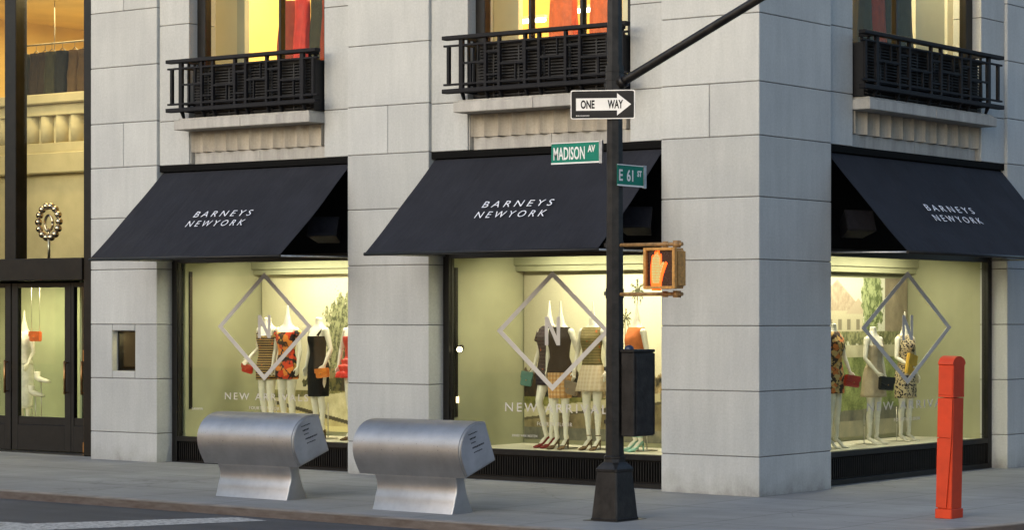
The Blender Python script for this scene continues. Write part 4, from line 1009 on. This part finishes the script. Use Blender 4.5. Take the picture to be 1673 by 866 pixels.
# ------------------------------------------------------------------ news racks
def sharp(o, deg):
    bm = bmesh.new(); bm.from_mesh(o.data)
    for e in bm.edges: e.smooth = not (len(e.link_faces) == 2 and e.calc_face_angle(0) > R(deg))
    bm.to_mesh(o.data); bm.free(); return o
def newsrack():
    t0 = empty('news_rack', (-4.78, -3.28, 0))
    X0, X1, S0, S1 = -.83, .77, -.59, .60          # box and stem, relative to the base
    Y0 = 3.28
    fr = [(-2.955, .985), (-3.0, .987), (-3.05, .986), (-3.10, .980), (-3.15, .967), (-3.20, .944), (-3.245, .912), (-3.28, .876), (-3.31, .834), (-3.332, .785), (-3.345, .735), (-3.349, .68), (-3.344, .62), (-3.328, .56), (-3.303, .50), (-3.272, .44), (-3.244, .39)]
    fr = [(y+Y0, z) for y, z in fr]
    box = fr+[(-2.80+Y0, .56)]
    def prof(poly, a0, a1, b): 
        t = bmesh.new(); A = [t.verts.new((a0, y, z)) for y, z in poly]; Bv = [t.verts.new((a1, y, z)) for y, z in poly]; n = len(poly)
        for k in range(n): t.faces.new((A[k], A[(k+1)%n], Bv[(k+1)%n], Bv[k]))
        ca = t.faces.new(A[::-1]); cb = t.faces.new(Bv)
        bmesh.ops.recalc_face_normals(t, faces=t.faces[:])
        ed = list(set(ca.edges[:]+cb.edges[:]))
        bmesh.ops.bevel(t, geom=list(set(ed)), offset=b, segments=3, affect='EDGES')
        for f in t.faces: f.smooth = True
        return t
    mb = MB(); mb._add(prof(box, X0, X1, .018)); body = mb.build('box', M['alu'], t0); sharp(body, 40)
    # stem: front continues the sheet of the box and flares at the foot
    st = MB(); N = 16; rows = []
    for i in range(N+1):
        f = i/N; z = .39*(1-(i-1)/(N-1)) if i else .46
        # front: runs on from the lower lip of the box, hollows a little, then flares to the foot
        q = max(0, min(1, (.39-z)/.39)); yf = Y0-3.244+.030*math.sin(math.pi*min(1, q/.62))**1*(1 if q < .62 else 0)-.042*max(0, (q-.62)/.38)**1.4
        if z > .39: yf = Y0-3.243
        yb = -3.10+Y0+.135*f**1.6
        ex_ = .10*max(0, (1-f)-.72)/.28; ex_ = ex_*ex_*2.2
        rows.append((z, S0-ex_*.6, S1+ex_*.4, yf, yb))
    prev = None
    for (z, xa, xb, yf, yb) in rows:
        r = .016; L = []
        for cx2, cy2, a0 in ((xb-r, yf+r, 270), (xb-r, yb-r, 0), (xa+r, yb-r, 90), (xa+r, yf+r, 180)):
            for k in range(4): a = R(a0+30*k); L.append(st.bm.verts.new((cx2+r*math.cos(a), cy2+r*math.sin(a), z)))
        if prev:
            for k in range(16): st.bm.faces.new((prev[k], prev[(k+1)%16], L[(k+1)%16], L[k])).smooth = True
        else: st.bm.faces.new(L[::-1])
        prev = L
    st.bm.faces.new(prev)
    sharp(st.build('stem', M['alu'], t0), 40)
    # end plates with a few lines of small dark print
    for sx in (X0-.003, X1+.003):
        e = MB(); sc = [(y*.90+(-3.12+Y0)*.10, z*.90+.705*.10) for y, z in box]
        e.prism(sc, sx-.002, sx+.002, 'x'); pl = e.build('end_plate', M['alu_end'], t0)
        if sx > 0:
            pr = MB(); rn = random.Random(5)
            for k, (z, L) in enumerate(((.845, .12), (.795, .09), (.755, .05), (.70, .17), (.655, .11))):
                y = -3.12-.10+.02*k+Y0; tot = 0
                while tot < L:
                    wv_ = rn.uniform(.006, .016); sh2 = .28*tot
                    pr.box(sx+.0022, sx+.0036, y+tot, y+tot+wv_, z+sh2, z+sh2+(.018 if k in (1, 3) else .011)); tot += wv_+.006
            pr.build('small_print', M['black_sign'], pl)
    return t0
ra = newsrack(); tag(ra, 'brushed metal news rack in front of the left window, the farther one', 'news rack', 'pair of brushed metal news racks by the kerb')
ra.location.z = .012
rb = copy_tree(ra); rb.location = (-4.78+2.81, -3.28-.25, .005)
rb['label'] = 'brushed metal news rack nearer the street pole, with pitted front'

# ------------------------------------------------------------------ street pole with its fittings
PX, PY = .45, -3.05
t0 = empty('street_pole', (PX, PY, 0), label='tall dark octagonal street pole on a flared cast iron base at the corner', cat='street pole')
bs = MB()
def sq(h, z, ch=.22):
    c = h*ch; return [(-h+c,-h,z), (h-c,-h,z), (h,-h+c,z), (h,h-c,z), (h-c,h,z), (-h+c,h,z), (-h,h-c,z), (-h,-h+c,z)]
lev = [sq(.178, 0, .08), sq(.178, .02, .08), sq(.172, .025, .08), sq(.133, .50, .10), sq(.143, .505, .10), sq(.145, .53, .12), sq(.136, .545, .14), sq(.120, .575, .25), sq(.102, .60, .45), sq(.100, .635, .58), sq(.108, .64, .58), sq(.108, .66, .58), sq(.098, .67, .58)]
prev = None
for L in lev:
    vs = [bs.bm.verts.new(p) for p in L]
    if prev:
        for k in range(8): bs.bm.faces.new((prev[k], prev[(k+1)%8], vs[(k+1)%8], vs[k]))
    prev = vs
bs.bm.faces.new(prev)
bs.box(-.23, .23, -.23, .23, -.02, .004)
bs.build('base', M['pole'], t0)
o = MB().tube([(0,0,.66), (0,0,2.6), (0,0,8.2)], [.098, .090, .068], 8, smooth=False, rot=R(22.5)).build('shaft', M['pole'], t0)
for z, h, r in ((1.015, .03, .099), (1.567, .03, .098), (2.35, .05, .099), (2.855, .045, .096), (4.40, .03, .092), (4.52, .20, .097)):
    b_ = MB().tube([(0,0,z-h), (0,0,z+h)], r, 8, smooth=False, rot=R(22.5))
    if h > .1:
        for q in (-.14, -.05, .05, .14): b_.tube([(0,0,z+q-.012), (0,0,z+q+.012)], r+.006, 8, smooth=False, rot=R(22.5))
    b_.box(-r-.03, -r+.01, -.02, .02, z-.02, z+.02); b_.build('clamp', M['pole'], t0)
ar = MB().tube([(.10,0,4.54), (.17,0,4.57), (1.85,0,5.275), (4.2,0,6.26)], [.055, .046, .044, .036], 12).tube([(.08,0,4.53), (.14,0,4.56)], .065, 10); ar.build('mast_arm', M['pole'], t0)
# control box
t0 = empty('control_box', (PX+.10, PY-.02, .87), label='dark metal control box strapped to the side of the street pole', cat='control box')
MB().box(.02, .19, -.02, .30, .0, .87, .008).box(.012, .198, -.03, .31, .87, .90, .006).box(.015, .195, .295, .312, .01, .86, .004).build('housing', M['pole'], t0)
MB().box(.19, .197, .01, .27, .03, .84, .003).build('door', M['pole'], t0)
MB().box(-.03, .03, .06, .12, .12, .17).box(-.03, .03, .06, .12, .68, .73).build('bracket', M['pole'], t0)
# dark blue cap behind it
MB().ball((.06, .06, .905), .05, 12, (1,1,.8)).build('photocell', simple('blue_black_plastic', (.02, .03, .07), .35), t0)

# pedestrian signal
t0 = empty('pedestrian_signal', (PX+.10, PY-.10, 2.35), label='old yellow pedestrian signal showing a lit raised hand', cat='pedestrian signal')
SX0, SX1, SY = .47, .86, -.10      # relative
hs = MB(); Zb, Zt = .045, .455
hs.box(SX0, SX1, SY+.02, SY+.20, Zb, Zt, .03, seg=3)
hs.box(SX0-.01, SX0+.025, SY-.02, SY+.03, Zb-.005, Zt+.005, .006).box(SX1-.025, SX1+.01, SY-.02, SY+.03, Zb-.005, Zt+.005, .006).box(SX0+.025, SX1-.025, SY-.02, SY+.03, Zt-.025, Zt+.006, .006).box(SX0+.025, SX1-.025, SY-.02, SY+.03, Zb-.006, Zb+.025, .006)
hs.build('housing', M['yellow'], t0)
MB().box(SX0+.024, SX1-.024, SY+.012, SY+.021, Zb+.024, Zt-.024).build('face', simple('smoked_lens', (.035, .012, .010), .25), t0)
br_ = MB()
for z in (Zb-.055, Zt+.045):
    br_.tube([(.0, .08, z), (SX0+.1, .08, z), (SX1-.05, .08, z)], .020, 10).tube([(SX1-.12, .08, z-.035), (SX1-.12, .08, z+.035)], .042, 12).tube([(SX0+.12, .08, z-.03), (SX0+.12, .08, z+.03)], .03, 12)
br_.build('bracket', simple('grimy_yellow_paint', (.30, .17, .06), .55, 0, 22, .3, .2), t0)
# the hand: palm, four fingers and thumb
hand_pts = [(-.052,-.155), (.045,-.155), (.052,-.09), (.070,-.03), (.098,.03), (.112,.055), (.098,.070), (.080,.058), (.060,.028), (.052,.045), (.052,.118), (.046,.130), (.034,.130), (.030,.118), (.029,.150), (.022,.160), (.010,.160), (.004,.150), (.002,.140), (-.003,.150), (-.014,.150), (-.021,.142), (-.026,.118), (-.031,.122), (-.044,.122), (-.050,.112), (-.052,.10), (-.062,.04), (-.066,-.02), (-.062,-.08)]
cx_, cz_ = SX0+.145, (Zb+Zt)/2
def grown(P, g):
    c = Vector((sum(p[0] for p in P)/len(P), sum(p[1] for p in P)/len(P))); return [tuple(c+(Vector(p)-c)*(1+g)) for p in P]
MB().prism([(cx_+a*.92+.006, cz_+b*.98) for a, b in grown(hand_pts, .34)], SY+.0085, SY+.0115, 'y').build('painted_hand_glow', emis('painted_orange_glow', (1, .075, .005), 2.3), t0)  # enlarged hand outline emitting orange: the glow round the lit hand, made as a shape
m, t, p = newmat('led_hand'); vo = nd(t, 'ShaderNodeTexVoronoi'); vo.inputs['Scale'].default_value = 62; vo.inputs['Randomness'].default_value = .15; t.links.new(tc(t), vo.inputs[0])
c = ramp(t, vo.outputs[0], [(.28, (.75, 1, .38)), (.46, (1, .34, .05))]); t.links.new(c, p.inputs['Emission Color']); p.inputs['Emission Strength'].default_value = .5; p.inputs['Base Color'].default_value = (0,0,0,1)
MB().prism([(cx_+a*.92, cz_+b*.98) for a, b in hand_pts], SY+.004, SY+.008, 'y').build('hand_symbol', m, t0)

# ONE WAY sign, square on to the road junction
def plate(w_, h_, th, r, mat, name, parent, y=0, z0=0):
    pts = []
    for cx2, cz2, a0 in ((w_/2-r, h_/2-r, 0), (-w_/2+r, h_/2-r, 90), (-w_/2+r, -h_/2+r, 180), (w_/2-r, -h_/2+r, 270)):
        for k in range(5): a = R(a0+22.5*k); pts.append((cx2+r*math.cos(a), cz2+r*math.sin(a)))
    return MB().prism(pts, y, y+th, 'y').build(name, mat, parent)
u_ = Vector((.8663, .4995-.0)).normalized()
t0 = empty('one_way_sign', (0,0,0), label='black and white ONE WAY arrow sign on the street pole', cat='traffic sign')
t0.location = (PX-.105+.065, PY-.10-.04, 4.305); t0.rotation_euler = (0, 0, R(22))
plate(.69, .30, .004, .02, M['white_sign'], 'border', t0, 0); plate(.67, .28, .002, .016, M['black_sign'], 'panel', t0, -.0022)
aw = [(-.285,-.062), (.155,-.062), (.155,-.115), (.305,.0), (.155,.115), (.155,.066), (-.285,.066)]
MB().prism(aw, -.0045, -.0024, 'y').build('arrow', M['white_sign'], t0)
text('ONE', .085, (-.235, -.0048, -.038), (1,0,0), (0,0,1), M['black_sign'], 'lettering', t0, width=.15, depth=.0008, bold=.004)
text('WAY', .085, (.055, -.0048, -.038), (1,0,0), (0,0,1), M['black_sign'], 'lettering', t0, width=.165, depth=.0008, bold=.004)
pr = MB(); rn = random.Random(2); x = -.285
while x < -.15: q = rn.uniform(.006, .014); pr.box(x, x+q, -.0045, -.0024, -.118, -.111); x += q+.004
pr.build('small_print', M['white_sign'], t0); MB().box(-.03, .03, .004, .06, -.11, -.07).box(-.03, .03, .004, .06, .07, .11).build('bracket', M['galv'], t0)
# street name signs
def street_sign(name, loc, rz, w_, parts, lab):
    t0 = empty(name, loc, label=lab, cat='street sign'); t0.rotation_euler = (0, 0, rz)
    MB().box(0, w_, 0, .004, -.105, .105).box(0, w_, -.003, .007, .100, .112).box(0, w_, -.003, .007, -.112, -.100).build('panel', M['green_sign'], t0)
    MB().box(0, w_, -.0055, -.0032, -.112, -.096).box(0, w_, -.0055, -.0032, .104, .113).build('edge_strip', M['white_sign'], t0)
    for body, h, x, z, wd in parts: text(body, h, (x, -.0008, z), (1,0,0), (0,0,1), M['white_sign'], 'lettering', t0, width=wd, depth=.0008, bold=.003)
    MB().box(w_-.02, w_+.02, -.01, .012, -.12, .12).build('bracket', M['galv'], t0)
street_sign('street_name_sign', (-.31, PY-.12, 3.82), 0, .68, [('MADISON', .135, .03, -.065, .43), ('AV', .07, .50, .005, .10), ('E', .07, .622, .0, .03)][:2]+[('.', .05, .63, .03, .01)][:0], 'green MADISON AV street name sign left of the pole')
street_sign('street_name_sign', (PX+.12, PY-.10, 3.575), R(90), .43, [('E', .12, .03, -.055, .055), ('61', .12, .15, -.055, .10), ('ST', .06, .315, .0, .07)], 'green E 61 ST street name sign right of the pole')

# ------------------------------------------------------------------ red emergency call box
t0 = empty('emergency_call_box', (3.345, -1.145, 0), label='tall bright red metal call box post on the right-hand pavement', cat='call box')
t0.rotation_euler = (0, R(1.25), 0)
w2, d2 = .09, .105
MB().box(-w2-.012, w2+.012, -d2-.012, d2+.012, 0, .10, .006).build('foot', M['red'], t0)
MB().box(-w2+.006, w2, -d2+.006, d2, .10, 1.26, .006).build('column', M['red'], t0)
cap = [(-d2-.004, 1.268), (-d2-.004, 1.60)]+[((-d2-.018)*math.cos(R(a))*1.0, 1.615+.085*math.sin(R(a))) for a in range(0, 181, 15)]+[(d2, 1.60), (d2, 1.268)]
MB().prism(cap, -w2-.001, w2+.003, 'x').build('head', M['red'], t0)
MB().box(-w2+.004, w2-.006, -d2-.010, -d2-.003, 1.29, 1.585, .004).build('upper_door', M['red'], t0)
MB().prism([(-w2, .115), (w2-.055, .115), (w2-.055, .13), (w2-.006, .84), (-w2, .84)], -d2-.012, -d2+.007, 'y').build('lower_door', M['red'], t0)
MB().prism([(-w2, .848), (w2-.006, .848), (w2-.004, 1.255), (-w2, 1.255)], -d2-.012, -d2+.007, 'y').build('middle_door', M['red'], t0)
bpy.context.view_layer.update()
